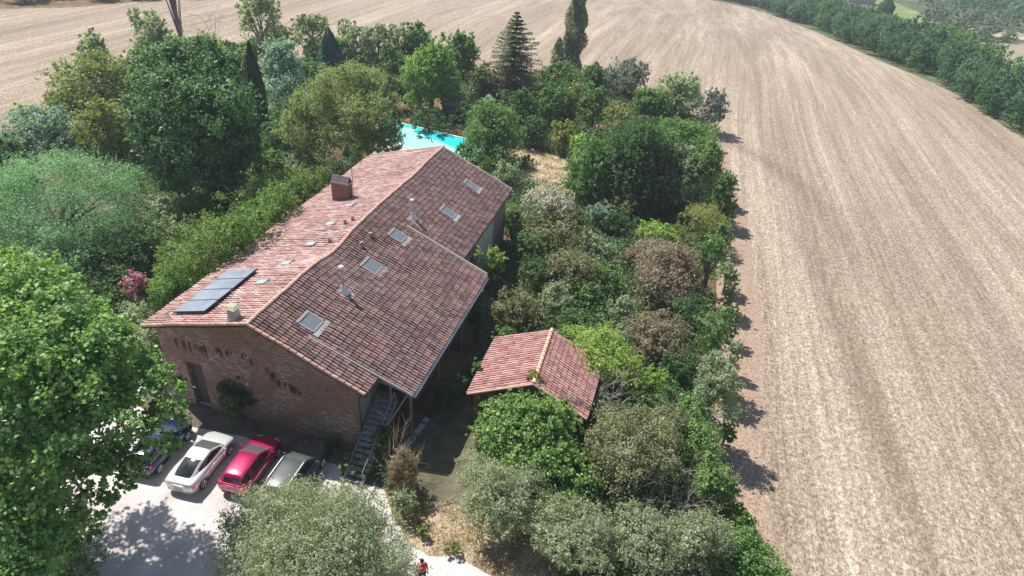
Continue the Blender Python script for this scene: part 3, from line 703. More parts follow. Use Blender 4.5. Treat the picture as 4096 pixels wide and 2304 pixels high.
def stove(a, b, h, s=1.0):
    z = (RZ(a) if 1.4 < b < 15.1 else zr(a))+sag(a, b)
    mb = MB(); mb.tube([(a, b, z), (a, b, z+h)], .11*s, 14); f = mb.build('stovepipe', STEEL, HOUSE, True)
    mb = MB(); mb.tube([(a+.14, b, z-.08), (a+.05, b, z+.25), (a, b, z+.55)], [.30*s, .22*s, .14*s], 14); mb.box((a+.15, b, z-.04), (1.0, .8, .03), R=Matrix.Rotation(math.atan(SR), 3, 'Y')); mb.build('flashing_cone', plain('pale_zinc', (.66,.67,.70), .4, .3), f)
    mb = MB(); mb.tube([(a, b, z+h-.02), (a, b, z+h+.07)], .155*s, 14); mb.tube([(a, b, z+h+.10), (a, b, z+h+.17)], [.19*s, .12*s], 14); mb.tube([(a, b, z+h+.05), (a, b, z+h+.12)], .09*s, 10); mb.build('pipe_cap', plain('cap_steel', (.78,.78,.80), .3, .5), f)
stove(2.35, 5.8, 1.72); stove(2.3, 16.4, 1.45)
mb = MB()
for a, b in [(-1.05, 12.43), (-.74, 12.95), (-1.02, 10.16), (1.18, 11.85), (1.12, 10.64)]:
    z = zr(a)+sag(a, b); mb = MB(); mb.tube([(a, b, z), (a, b, z+.36)], .09, 10); mb.tube([(a, b, z+.36), (a, b, z+.42)], [.15, .12], 10); mb.build('roof_vent', plain('vent_clay', (.42,.20,.15), .8), HOUSE)
# big brick chimney with gabled tile capping
mb = MB(); z = zr(-4.1); mb.box((-4.05, 17.5, z+.55), (1.45, .62, 2.0)); ch = mb.build('chimney', CHBR, HOUSE)
mb = MB(); mb.box((-4.05, 17.5, z+1.48), (1.52, .70, .12)); mb.build('mortar_band', plain('mortar', (.36,.33,.32), .9), ch)
mb = MB()
for i in range(6): mb.hexa([(-4.77+i*.243, 17.17, z+1.53), (-4.54+i*.243, 17.17, z+1.53), (-4.54+i*.243, 17.24, z+1.53), (-4.77+i*.243, 17.24, z+1.53)], [(-4.77+i*.243, 17.47, z+1.98), (-4.54+i*.243, 17.47, z+1.98), (-4.54+i*.243, 17.54, z+1.98), (-4.77+i*.243, 17.54, z+1.98)])
for i in range(6): mb.hexa([(-4.77+i*.243, 17.76, z+1.53), (-4.54+i*.243, 17.76, z+1.53), (-4.54+i*.243, 17.83, z+1.53), (-4.77+i*.243, 17.83, z+1.53)], [(-4.77+i*.243, 17.47, z+1.96), (-4.54+i*.243, 17.47, z+1.96), (-4.54+i*.243, 17.54, z+1.96), (-4.77+i*.243, 17.54, z+1.96)])
mb.build('chimney_cap', plain('grey_tile', (.17,.14,.14), .85, var=.35), ch)
mb = MB(); ax, ay = -3.2, 17.7; za = zr(-3.2); mb.tube([(ax, ay, za), (ax, ay, za+2.7)], .022, 6); mb.tube([(ax, ay, za+.45), (-3.4, 17.6, za+.45)], .018, 5); mb.tube([(ax-.02, ay, za+2.65), (ax-.9, ay+.3, za+2.75)], .014, 5)
for i in range(7): mb.tube([(ax-.12*i-.05, ay+.04*i-.22, za+2.66+.012*i), (ax-.12*i-.05, ay+.04*i+.22, za+2.66+.012*i)], .008, 4)
mb.build('antenna', plain('antenna_metal', (.12,.12,.13), .5, .5), HOUSE)
# small rendered chimney with stone cap
mb = MB(); a, b = -1.2, .35; z = zr(a); mb.hexa([(a-.3, b-.27, z-.15), (a+.3, b-.27, z-.15), (a+.3, b+.27, z-.15), (a-.3, b+.27, z-.15)], [(a-.22, b-.2, z+.62), (a+.22, b-.2, z+.62), (a+.22, b+.2, z+.62), (a-.22, b+.2, z+.62)])
c2 = mb.build('chimney', PLASTER, HOUSE); c2['label'] = 'small rendered chimney pot on the gable corner'
for dx in (-.19, .19):
    for dy in (-.17, .17): mb = MB(); mb.box((a+dx, b+dy, z+.72), (.07, .07, .22)); mb.build('cap_pillar', WOODD, c2)
mb = MB(); mb.hexa([(a-.38, b-.34, z+.82), (a+.36, b-.36, z+.80), (a+.38, b+.32, z+.82), (a-.36, b+.34, z+.84)], [(a-.2, b-.2, z+.95), (a+.22, b-.18, z+.93), (a+.2, b+.2, z+.95), (a-.2, b+.18, z+.96)]); mb.build('chimney_cap', plain('stone_cap', (.42,.38,.28), .9, var=.3), c2)
# solar panels on the left slope, four modules in a row
PV = NT('solar_glass'); PVM = PV.done(PV.bsdf(PV.ramp(PV.noise(PV.obj(), .8, 3), [(.3, (.17,.19,.25)), (.7, (.30,.34,.42))]), .28, 0, 1.0))  # pale blue-grey base paints reflected sky into the glass colour
for i in range(4):
    b0 = .78+i*1.25; m = roofframe(-4.65, b0+.61, True, zr(-4.65)+.27)
    q = MB(); q.box((0, 0, 0), (2.32, 1.21, .09)); mb = MB(); mb.add([m @ Vector(v) for v in q.v], q.f)
    f = mb.build('solar_panel', plain('panel_frame', (.035,.035,.04), .4, .5), HOUSE)
    q = MB(); q.box((0, 0, .05), (2.27, 1.17, .012)); mb = MB(); mb.add([m @ Vector(v) for v in q.v], q.f); mb.build('panel_glass', PVM, f)
for a in (-5.6, -3.7):
    mb = MB(); mb.tube([(a, .8, zr(a)+.2), (a, 5.75, zr(a)+.2)], .025, 4)
    for b in np.arange(.9, 5.9, 1.2): mb.tube([(a, b, zr(a)+.02), (a, b, zr(a)+.22)], .02, 4)
    mb.build('panel_rail', ZINC, HOUSE)
mb = MB(); mb.tube([(-5.75, .9, zr(-5.75)+.2), (-5.95, .6, zr(-5.95)+.25), (-6.1, .35, zr(-6.1)+.1)], .035, 6); mb.build('panel_pipe', ZINC, HOUSE)

# ------------------------------------------------------------------ small house on the right
SH = empty('small_house', (1.73, 29.39, 0), 0, 'small outbuilding with pinkish red clay tile roof, half hidden by trees', 'outbuilding')
O = Vector((1.73, 29.39, 0)); 
q = lambda x, y, z: Vector((x, y, z))-O
rf, rb = q(1.68, 29.20, 3.5), q(2.85, 34.75, 3.5); lf, lb = q(-2.25, 29.15, 2.4), q(-.86, 34.95, 2.4); xf, xb = q(4.93, 27.98, 2.15), q(6.35, 33.4, 2.15)
for nm, P_, n2, lbl in (('roof', patch_fn(rf, lf, rb, lb), 11, 'pink tile slope facing the farmhouse'), ('roof', patch_fn(rf, xf, rb, xb), 11, 'darker rosy tile slope facing the field')):
    mb = MB(); slab(P_, 3, 5, mb, .13); o = mb.build(nm, UNDER, SH); o['label'] = lbl
    t = MB(); tiles(P_, n2, 25, t, rgt, .23, .4, .01); t.build('roof_tiles', TS, o)
mb = MB()
for i in range(13):
    p0 = rf.lerp(rb, i/13); p1 = rf.lerp(rb, (i+1.08)/13); mb.tube([p0+Vector((0, 0, .07)), p1+Vector((0, 0, .05))], [.15, .13], 8)
mb.build('ridge_tiles', plain('ridge_pink', (.66,.40,.30), .8, var=.2, scale=2), SH)
mb = MB()
wl = [lf*.92+rf*.08, rf, xf*.92+rf*.08]; dpt = (rb-rf).normalized()*.35; z0 = Vector((0, 0, -.18))
for A_, B_ in ((wl[0], wl[1]), (wl[1], wl[2])):
    a_, b_ = A_+dpt+z0, B_+dpt+z0; e = dpt.normalized()*.3
    mb.hexa([(a_.x, a_.y, -.2), (b_.x, b_.y, -.2), (b_.x+e.x, b_.y+e.y, -.2), (a_.x+e.x, a_.y+e.y, -.2)], [a_, b_, b_+e, a_+e])
for A_, B_ in ((lf*.92+rf*.08, lb*.92+rb*.08), (xf*.92+rf*.08, xb*.92+rb*.08)):
    a_, b_ = A_+dpt*2+z0, B_-dpt+z0; e = (rf-A_).normalized()*.3
    mb.hexa([(a_.x, a_.y, -.2), (a_.x+e.x, a_.y+e.y, -.2), (b_.x+e.x, b_.y+e.y, -.2), (b_.x, b_.y, -.2)], [a_, (a_.x+e.x, a_.y+e.y, a_.z), (b_.x+e.x, b_.y+e.y, b_.z), b_])
mb.build('wall', brick_mat('red_brick', (.36,.15,.10), (.30,.13,.09), (.34,.28,.24), False), SH)
mb = MB(); a_ = lf+Vector((0, -.03, .03)); mb.tube([a_, rf+Vector((0, -.03, .03))], .07, 8); mb.tube([rf+Vector((0, -.03, .03)), xf+Vector((0, -.03, .03))], .07, 8); mb.build('verge_tiles', RIDGE, SH)
# ------------------------------------------------------------------ pool, deck, swimmers, shed
PW = lambda x, y, z=0: atz(x, y, z)
pool_px = [(1530,478),(1990,588),(1900,668),(1490,552)]
PP = [PW(*p) for p in pool_px]; PC = sum(PP)/4
pool = empty('swimming_pool', (PC[0], PC[1], 0), 0, 'turquoise swimming pool with pale stone coping behind the farmhouse', 'swimming pool')
L_ = [Vector(p-np.array([PC[0], PC[1], 0])) for p in PP]
def ring(mb, inner, w, z0, z1):
    c = sum(inner, Vector())/len(inner); outer = [p+(p-c).normalized()*w*1.3 for p in inner]; n = len(inner)
    for i in range(n):
        a, b, c_, d = inner[i], inner[(i+1) % n], outer[(i+1) % n], outer[i]
        mb.hexa([(p.x, p.y, z0) for p in (a, b, c_, d)], [(p.x, p.y, z1) for p in (a, b, c_, d)])
mb = MB(); ring(mb, L_, .55, -.2, .10); mb.build('coping', plain('coping_stone', (.62,.56,.53), .8, var=.15), pool)
t = NT('pool_water'); tc = t.obj(); wv = t.noise(tc, 1.6, 3); 
gl = t.n('ShaderNodeBsdfGlossy'); gl.inputs['Roughness'].default_value = .06; bp_ = t.n('ShaderNodeBump'); bp_.inputs['Strength'].default_value = .25; bp_.inputs['Distance'].default_value = .05; t.l(wv, bp_.inputs['Height']); t.l(bp_.outputs[0], gl.inputs['Normal'])
tr = t.n('ShaderNodeBsdfTransparent'); tr.inputs[0].default_value = (.58, .96, .98, 1)
fr = t.n('ShaderNodeFresnel'); fr.inputs[0].default_value = 1.33; mx = t.n('ShaderNodeMixShader'); t.l(fr.outputs[0], mx.inputs[0]); t.l(tr.outputs[0], mx.inputs[1]); t.l(gl.outputs[0], mx.inputs[2])
WAT = t.done(mx)
mb = MB(); mb.add([(p.x, p.y, .045) for p in L_], [(0, 3, 2, 1)]); mb.build('water', WAT, pool)
mb = MB(); mb.add([(p.x, p.y, .005) for p in L_], [(0, 3, 2, 1)]); mb.build('basin', plain('pool_liner', (.04,.62,.60), .6, var=.12, scale=.5), pool)
sh = [Vector(PW(*p)-np.array([PC[0], PC[1], 0])) for p in [(1556,500),(1640,512),(1705,545),(1745,560),(1840,600),(1855,625),(1800,645),(1495,549)]]
mb = MB(); mb.prism([(p.x, p.y) for p in sh], .010, .028); mb.build('pool_glare_patch', plain('glare_white', (.86,.84,.82), .6, var=.04), pool)  # white patch under the water that paints the pale glare on the pool
flat_poly('pool_terrace', [(950,345),(1010,352),(1200,405),(1190,440),(1040,420),(930,392)], plain('terrace_stone', (.60,.54,.51), .9, var=.15, scale=1.0), .018, step=4)
SKIN = plain('skin', (.45,.27,.19), .6, var=.05); HAIR = plain('dark_hair', (.03,.022,.018), .7)
def ellipsoid(mb, c, r, n=10, m=8, mi=0):
    vs = []; fs = []
    for j in range(m+1):
        p = pi*j/m
        for i in range(n):
            a = 2*pi*i/n; vs.append((c[0]+r[0]*sin(p)*cos(a), c[1]+r[1]*sin(p)*sin(a), c[2]+r[2]*cos(p)))
    for j in range(m):
        for i in range(n): fs.append((j*n+i, (j+1)*n+i, (j+1)*n+(i+1) % n, j*n+(i+1) % n))
    mb.add(vs, fs, mi)
def skin_body(name, joints, edges, mat, parent, sub=2, root=0):
    """one continuous surface grown round connected joints (position, radius)"""
    me = bpy.data.meshes.new(name); me.from_pydata([j[:3] for j in joints], edges, [])
    o = link(name, me, None, parent)
    bm_ = o.modifiers.new('skin', 'SKIN'); bm_.use_smooth_shade = True
    me.attributes  # skin data
    if not me.skin_vertices:
        bpy.context.view_layer.objects.active = o
        with bpy.context.temp_override(object=o, active_object=o): bpy.ops.mesh.customdata_skin_add()
    sv_ = me.skin_vertices[0].data
    for i, j in enumerate(joints): sv_[i].radius = (j[3], j[3] if len(j) < 5 else j[4]); sv_[i].use_root = i == root
    s = o.modifiers.new('sub', 'SUBSURF'); s.levels = sub; s.render_levels = sub
    me.materials.append(mat); return o
HAND = lambda w, d, s: [(w[0]+d[0]*.05, w[1]+d[1]*.05, w[2]+d[2]*.05, .035, .018)]
def person(loc, rz, label, shirt, trousers, hair, swim=False, group=None, armpose=None):
    o = empty('person', loc, rz, label, 'person', group)
    J = []; E_ = []
    def j(x, y, z, r, p=None, r2=None):
        J.append((x, y, z, r) if r2 is None else (x, y, z, r, r2)); 
        if p is not None: E_.append((p, len(J)-1))
        return len(J)-1
    pel = j(0, 0, .93, .145, None, .11); wst = j(0, 0, 1.10, .135, pel, .10); ch_ = j(0, .01, 1.30, .165, wst, .115); nk0 = j(0, 0, 1.46, .07, ch_); nk = j(0, .01, 1.53, .055, nk0); h1 = j(0, .025, 1.62, .085, nk); h2 = j(0, .03, 1.72, .08, h1); nose = None
    for s in (-1, 1):
        sh_ = j(s*.17, 0, 1.41, .065, ch_); el = j(s*.24, .0 if not armpose else .12, 1.14 if not armpose else 1.18, .045, sh_); wr = j(s*.25, .07 if not armpose else .34, .90 if not armpose else 1.20, .028, el); pm = j(s*.25, wr and (.10 if not armpose else .40), .83 if not armpose else 1.2, .035, wr, .018)
        bx, by, bz_ = J[pm][:3]
        for k, (dx, L2) in enumerate(((-.027, .062), (-.009, .075), (.009, .07), (.027, .055))):
            f1 = j(bx+dx, by+.02, bz_-L2*.5, .0095, pm); j(bx+dx, by+.045, bz_-L2*.9, .008, f1)
        j(bx-s*.045, by+.03, bz_-.01, .010, pm)
        if not swim:
            hp_ = j(s*.09, 0, .86, .095, pel); kn = j(s*.10, .03+.04*s, .48, .06, hp_); an = j(s*.10, -.01+.06*s, .09, .04, kn); j(s*.11, .13+.06*s, .04, .04, an, .03)
    skin_body('body', J, E_, SKIN, o)
    # head detail: hair, nose, ears, eyes
    mb = MB(); ellipsoid(mb, (0, .0, 1.71), (.098, .112, .105)); mb.build('hair', hair, o, True)
    mb = MB(); ellipsoid(mb, (0, .125, 1.655), (.014, .02, .024), 6, 5); mb.build('nose', SKIN, o, True)
    for s in (-1, 1):
        mb = MB(); ellipsoid(mb, (s*.035, .108, 1.685), (.012, .008, .008), 6, 5); mb.build('eye', plain('eye_white', (.7,.7,.7), .3), o, True)
        mb = MB(); ellipsoid(mb, (s*.092, .02, 1.66), (.012, .022, .032), 6, 5); mb.build('ear', SKIN, o, True)
    mb = MB(); ellipsoid(mb, (0, .112, 1.615), (.024, .008, .006), 6, 5); mb.build('mouth', plain('lips', (.35,.13,.11), .6), o, True)
    if shirt:
        J2 = [(0, 0, .95, .165, .13), (0, 0, 1.10, .152, .118), (0, .01, 1.30, .182, .132), (0, 0, 1.45, .085), (-.175, 0, 1.41, .08), (.175, 0, 1.41, .08), (-.225, .02, 1.22, .066), (.225, .02, 1.22, .066)]
        skin_body('shirt', J2, [(0, 1), (1, 2), (2, 3), (2, 4), (2, 5), (4, 6), (5, 7)], shirt, o)
    if trousers:
        J3 = [(0, 0, .93, .16, .125), (-.095, 0, .84, .112), (.095, 0, .84, .112), (-.10, .0, .52, .078), (.10, .07, .52, .078)]
        skin_body('shorts', J3, [(0, 1), (0, 2), (1, 3), (2, 4)], trousers, o)
    return o
RED = plain('red_cloth', (.62,.02,.03), .8)
pp = PW(1690, 2330)
person((pp[0], pp[1], .03), radians(200), 'dark haired person in a bright red shirt standing on gravel at the bottom edge', RED, plain('dark_shorts', (.06,.06,.09), .8), HAIR)
for (x, y, h, lb) in ((1676, 540, -1.22, 'swimmer standing shoulder deep in the pool, nearer the willow'), (1727, 560, -1.36, 'swimmer low in the pool water, nearer the farmhouse ridge')):
    p = PW(x, y, .3); person((p[0], p[1], h), radians(160), lb, None, None, HAIR, True)
# wooden pool shed with a flat slab roof
p = PW(1815, 480); 
sd_ = empty('pool_shed', (p[0], p[1], 0), radians(-20), 'small dark bluish timber shed with flat roof beyond the pool', 'shed')
mb = MB(); mb.box((0, 0, 1.1), (2.5, 2.0, 2.25)); mb.build('wall', plain('shed_timber', (.055,.045,.09), .8, var=.5, scale=6), sd_)
mb = MB(); mb.box((0, 0, 2.32), (3.0, 2.5, .12)); mb.build('roof', plain('shed_roof', (.16,.14,.13), .9, var=.3), sd_)
mb = MB(); mb.box((.2, -1.015, .95), (.8, .05, 1.85)); d_ = mb.build('door', plain('shed_door', (.09,.08,.13), .7, var=.3), sd_); mb = MB(); mb.box((.5, -1.06, 1.0), (.05, .06, .14)); mb.build('handle', ZINC, d_)
# closed green garden parasol
p = G(1229, 285)
ps = empty('garden_parasol', (p[0], p[1], 0), 0, 'greyish green pointed garden parasol beyond the round pool bush', 'parasol')
mb = MB(); mb.tube([(0, 0, 0), (0, 0, 2.7)], .03, 6); mb.build('pole', WOODG, ps)
mb = MB(); mb.tube([(0, 0, 1.9), (0, 0, 2.1), (0, 0, 2.75)], [1.15, .95, .03], 8); mb.build('canopy', plain('green_canvas', (.22,.30,.20), .9), ps)

# ------------------------------------------------------------------ cars
def car(name_label, loc, yaw, paint, L, Wd, kind, rough=.28, plate=True):
    o = empty('parked_car', loc, -yaw, name_label, 'car', 'cars parked in front of the farmhouse')
    h = L/2; w = Wd/2
    pm = NT('paint'); PM = pm.done(pm.bsdf(paint, rough, .35, .6, coat=1.0))
    GLS = plain('car_glass', (.02,.022,.028), .06, 0, .9); BLK = plain('black_trim', (.02,.02,.022), .5); TYR = plain('tyre', (.02,.02,.02), .85); ALU = plain('alloy', (.50,.50,.52), .3, .7)
    # stations along the car: y, half width, deck height, shoulder height, sill height
    if kind == 'coupe': St = [(-1,.62,.80,.70,.42),(-.965,.86,.92,.82,.30),(-.85,.96,.955,.88,.22),(-.55,1.0,.98,.92,.20),(-.2,.97,.95,.90,.20),(.2,.96,.93,.87,.20),(.5,.98,.90,.84,.20),(.75,.97,.80,.74,.22),(.90,.88,.70,.62,.24),(.97,.70,.60,.52,.28),(1,.50,.50,.45,.34)]
    elif kind == 'hatch': St = [(-1,.80,.92,.84,.45),(-.97,.93,.98,.92,.32),(-.85,.98,1.0,.95,.22),(-.5,1.0,1.0,.95,.2),(0,.98,.99,.94,.2),(.4,.98,.98,.92,.2),(.6,.98,.96,.88,.2),(.82,.94,.86,.78,.24),(.94,.84,.74,.66,.26),(1,.6,.62,.55,.34)]
    else: St = [(-1,.84,1.0,.92,.5),(-.97,.95,1.06,1.0,.38),(-.85,.99,1.08,1.03,.3),(-.5,1.0,1.08,1.03,.28),(0,.99,1.08,1.03,.28),(.4,.99,1.06,1.0,.28),(.62,.98,1.04,.96,.28),(.84,.95,.97,.9,.3),(.95,.86,.88,.8,.32),(1,.68,.75,.65,.4)]
    arr = catmull([(s[0]*h, s[1]*w, s[2], s[3], s[4]) for s in St], 44)
    vs = []; nseg = 17
    for (y, hw, zd, zs, z0) in arr:
        half = [(hw*.86, z0), (hw*.965, z0+.06), (hw*.99, z0+(zs-z0)*.35), (hw, z0+(zs-z0)*.62), (hw*.985, zs-.05), (hw*.93, zs+(zd-zs)*.45), (hw*.78, zd-.012), (hw*.4, zd+.008)]
        row = [(-a, y, b) for a, b in half]+[(0, y, zd+.015)]+[(a, y, b) for a, b in half[::-1]]
        vs += row
    fs = [(i*nseg+k, i*nseg+k+1, (i+1)*nseg+k+1, (i+1)*nseg+k) for i in range(43) for k in range(nseg-1)]
    fs += [tuple(range(nseg)), tuple(range(43*nseg, 44*nseg))[::-1]]
    fs += [(i*nseg, (i+1)*nseg, (i+1)*nseg+nseg-1, i*nseg+nseg-1) for i in range(43)]
    mb = MB(); mb.add(vs, fs); bo = mb.build('body', PM, o, True)
    for pl in bo.data.polygons: pl.use_smooth = len(pl.vertices) == 4
    # cabin: y, centre height, belt half width, roof half width
    if kind == 'coupe': Cb = [(-.86,.95,.66,.56),(-.62,1.13,.80,.60),(-.36,1.27,.85,.58),(-.12,1.335,.86,.62),(.08,1.33,.86,.62),(.28,1.18,.85,.70),(.50,.90,.82,.76)]; zb = .90; rr = (.42, .72); wsr = .68; rg_ = .40
    elif kind == 'hatch': Cb = [(-.95,1.06,.80,.58),(-.88,1.30,.85,.60),(-.78,1.44,.87,.62),(-.4,1.49,.88,.64),(-.02,1.48,.88,.64),(.2,1.30,.87,.70),(.46,.97,.84,.76)]; zb = .95; rr = (.20, .72); wsr = .68; rg_ = .18
    else: Cb = [(-.95,1.16,.84,.64),(-.90,1.44,.88,.66),(-.80,1.60,.89,.68),(-.35,1.65,.9,.70),(.05,1.64,.9,.70),(.25,1.45,.89,.74),(.48,1.06,.86,.78)]; zb = 1.04; rr = (.20, .72); wsr = .68; rg_ = .18
    NT_, NS = 36, 26; A_ = catmull([(c[0]*h, c[1], c[2]*w, c[3]*w) for c in Cb], NT_+1)
    def P(i, k):
        y, zc, bw, rw = A_[i]; s = -1+2*k/NS; a = abs(s); sg = 1 if s > 0 else -1; zc = max(zc, zb+.01)
        if a > .52: q_ = (1-a)/.48; x = bw+(rw-bw)*q_**1.15; z = zb-.03+(zc-.045*(zc > zb+.1)-zb+.03)*q_**.92
        else: q_ = a/.52; x = rw*q_; z = zc-.045*(zc > zb+.1)*q_**2.2
        return (sg*x, y, z)
    groups = {'roof': [], 'windscreen': [], 'rear_window': [], 'left': [], 'right': [], 'pillars': []}
    for i in range(NT_):
        u = (i+.5)/NT_
        for k in range(NS):
            s = -1+2*(k+.5)/NS; a = abs(s); g = 'pillars'
            if a < .52:
                if u > wsr: g = 'windscreen' if a < .48 else 'pillars'
                elif u < rg_: g = ('rear_window' if (.05 < u < rg_-.02 and a < .44) else 'pillars')
                else: g = 'roof'
            elif .58 < a < .95 and (.22 if kind == 'coupe' else .08) < u < .90 and not (kind != 'coupe' and abs(u-.44) < .02): g = 'left' if s < 0 else 'right'
            groups[g].append((i, k))
    for g, nm, mt in (('roof', 'roof', PM), ('pillars', 'pillars', PM), ('windscreen', 'windscreen', plain('windscreen_glass', (.10,.11,.11), .08, 0, 1.0)), ('rear_window', 'rear_window', GLS), ('left', 'side_window', GLS), ('right', 'side_window', GLS)):  # windscreen base lighter than the other glass, a painted reflection
        ids = {}; V_ = []; Fs = []
        for (i, k) in groups[g]:
            f = []
            for (a, b) in ((i, k), (i, k+1), (i+1, k+1), (i+1, k)):
                if (a, b) not in ids: ids[(a, b)] = len(V_); V_.append(P(a, b))
                f.append(ids[(a, b)])
            Fs.append(f)
        mb = MB(); mb.add(V_, Fs); mb.build(nm, mt, o, True)
    wb = .59 if kind == 'coupe' else .64
    for sy in (-1, 1):
        for sx_ in (-1, 1):
            x, y = sx_*(w-.07), sy*h*wb*1.0-(.02*h)
            mb = MB(); mb.tube([(x-.12*sx_, y, .33), (x-.09*sx_, y, .33), (x+.04*sx_, y, .33), (x+.075*sx_, y, .33)], [.30, .33, .33, .30], 24); wh = mb.build('wheel', TYR, o, False)
            mb = MB()
            for q5 in range(5):
                a = 2*pi*q5/5; mb.tube([(x+.082*sx_, y+.04*cos(a), .33+.04*sin(a)), (x+.082*sx_, y+.22*cos(a), .33+.22*sin(a))], [.05, .035], 4)
            mb.tube([(x+.079*sx_, y, .33), (x+.092*sx_, y, .33)], .06, 10)
            ring_ = [(x+.08*sx_, y+.225*cos(2*pi*k/20), .33+.225*sin(2*pi*k/20)) for k in range(21)]; mb.tube(ring_, .014, 4); mb.build('rim', ALU, wh)
            mb = MB(); arc = [(sx_*(w-.012 if abs(sy) else w), y+.385*cos(pi*k/12), .33+.385*sin(pi*k/12)) for k in range(13)]; mb.tube(arc, .022, 5); mb.build('wheel_arch', BLK, o)
    for sx_ in (-1, 1):                        # door and bonnet seams
        mb = MB()
        for yy in ((.26, -.30) if kind == 'coupe' else (.28, -.12, -.50)):
            mb.tube([(sx_*(w*.985), yy*h, .30), (sx_*(w*1.003), yy*h, .55), (sx_*(w*.96), yy*h, zb-.03)], .008, 4)
        mb.tube([(sx_*w*.985, -.62*h, .27), (sx_*w*.985, .45*h, .27)], .022, 4)
        mb.tube([(sx_*w*.80, .52*h, zb-.03), (sx_*w*.70, .88*h, zb-.20)], .007, 4)
        mb.build('trim', BLK, o)
    zt = {'coupe': .74, 'hatch': .86, 'suv': .98}[kind]; TLm = plain('tail_lamp_glass', (.55,.02,.02), .2, 0, .8); bk = -h
    for sx_ in (-1, 1):
        mb = MB()
        mb.hexa([(sx_*w*.46, bk*.995, zt-.10), (sx_*w*.95, bk*.955, zt-.06), (sx_*w*.97, bk*.90, zt-.05), (sx_*w*.46, bk*.95, zt-.06)], [(sx_*w*.5, bk*.985, zt+.02), (sx_*w*.95, bk*.955, zt+.12), (sx_*w*.96, bk*.89, zt+.12), (sx_*w*.5, bk*.94, zt+.02)]); mb.build('tail_light', TLm, o)
        mb = MB(); mb.hexa([(sx_*w*.45, h*.955, zt-.16), (sx_*w*.82, h*.88, zt-.16), (sx_*w*.82, h*.84, zt-.14), (sx_*w*.45, h*.90, zt-.14)], [(sx_*w*.45, h*.94, zt-.06), (sx_*w*.82, h*.87, zt-.05), (sx_*w*.82, h*.83, zt-.04), (sx_*w*.45, h*.89, zt-.05)]); mb.build('headlight', plain('lamp_glass', (.6,.6,.62), .1), o)
        mb = MB(); my = h*.33; mz = zb+.08; ellipsoid(mb, (sx_*(w+.10), my, mz), (.11, .06, .075), 10, 6); mb.tube([(sx_*(w-.1), my+.02, mz-.04), (sx_*(w+.05), my+.01, mz-.01)], .02, 5); mb.build('wing_mirror', PM, o, True)
        mb = MB(); mb.box((sx_*(w*.985), -.25, zb-.12), (.03, .18, .03)); mb.build('door_handle', PM, o)
        if kind == 'suv':
            mb = MB(); mb.tube([(sx_*w*.66, -h*.75, 1.60), (sx_*w*.68, -h*.68, 1.665), (sx_*w*.68, 0, 1.69), (sx_*w*.66, h*.08, 1.64)], .028, 6); mb.build('roof_rail', plain('silver_rail', (.75,.75,.76), .3, .6), o)
    mb = MB(); mb.box((0, bk*.995-.012, .52 if kind == 'coupe' else .62), (.52, .03, .12)); mb.build('number_plate', plain('plate', (.55,.55,.50), .6), o)
    mb = MB(); mb.hexa([(-w*.7, bk*.985, .24), (w*.7, bk*.985, .24), (w*.7, bk*.93, .24), (-w*.7, bk*.93, .24)], [(-w*.74, bk*1.0, .40), (w*.74, bk*1.0, .40), (w*.74, bk*.93, .40), (-w*.74, bk*.93, .40)]); mb.build('bumper', BLK if kind != 'coupe' else PM, o)
    mb = MB(); mb.tube([(0, -h*.45, zb+.5), (0, -h*.52, zb+.72)], .006, 4); 
    if kind != 'coupe': mb.build('aerial', BLK, o)
    return o
c1 = car('silvery white rounded coupe, leftmost of the three clearly seen cars', (-16.5, 24.3, .02), radians(10.2), (.66,.66,.66), 4.18, 1.84, 'coupe', .35)
car('crimson hatchback parked between the white coupe and the dark grey estate', (-13.72, 24.3, .02), radians(10.5), (.42,.01,.09), 3.97, 1.75, 'hatch', .22)
car('dark grey tall car with silver roof rails, its rear hidden by the olive tree', (-11.12, 23.75, .02), radians(12.5), (.10,.11,.115), 4.35, 1.82, 'suv', .25)
car('dark blue hatchback mostly hidden under the plane tree, beside the white coupe', (-19.25, 25.1, .02), radians(9), (.012,.022,.075), 3.95, 1.75, 'hatch', .2)
car('dark car at the far left edge, glimpsed through the plane tree leaves', (-27.6, 24.4, .02), radians(25), (.04,.045,.10), 4.2, 1.8, 'hatch', .2)
# stone edging of the lawn, dead branch
a, b = PW(1705, 1685), PW(1540, 1890); r_ = np.random.default_rng(2)
eg = empty('stone_edging', (a[0], a[1], 0), 0, 'crumbling pale grey stone edging between the stairs and the shaded lawn', 'edging')
mb = MB(); n_ = 16
for i in range(n_):
    p = (b-a)*i/n_; 
    if r_.random() < .15: continue
    mb.box((p[0]+r_.uniform(-.06, .06), p[1]+r_.uniform(-.05, .05), r_.uniform(.03, .1)), (r_.uniform(.25, .45), r_.uniform(.3, .42), .16), rz=r_.uniform(-.3, .3)-.3)
mb.build('stones', plain('pale_stone', (.42,.42,.45), .9, var=.3), eg)
def twigs(mb, start, direc, length, rad, depth, rg, spread=.7, droop=0.0):
    p = Vector(start); d = Vector(direc).normalized(); pts = [p.copy()]; k = 4
    for i in range(k):
        d = (d+Vector(rg.normal(size=3))*.16+Vector((0, 0, droop))).normalized(); p = p+d*length/k; pts.append(p.copy())
    mb.tube(pts, [rad*(1-.17*i) for i in range(k+1)], 4 if rad < .05 else 6, cap=False)
    if depth > 0:
        for i in range(rg.integers(2, 5)):
            q_ = pts[rg.integers(1, k+1)]; dd = (d+Vector(rg.normal(size=3))*spread).normalized(); twigs(mb, q_, dd, length*rg.uniform(.45, .75), rad*.5, depth-1, rg, spread, droop)
p = PW(1715, 2035); mb = MB(); r_ = np.random.default_rng(8)
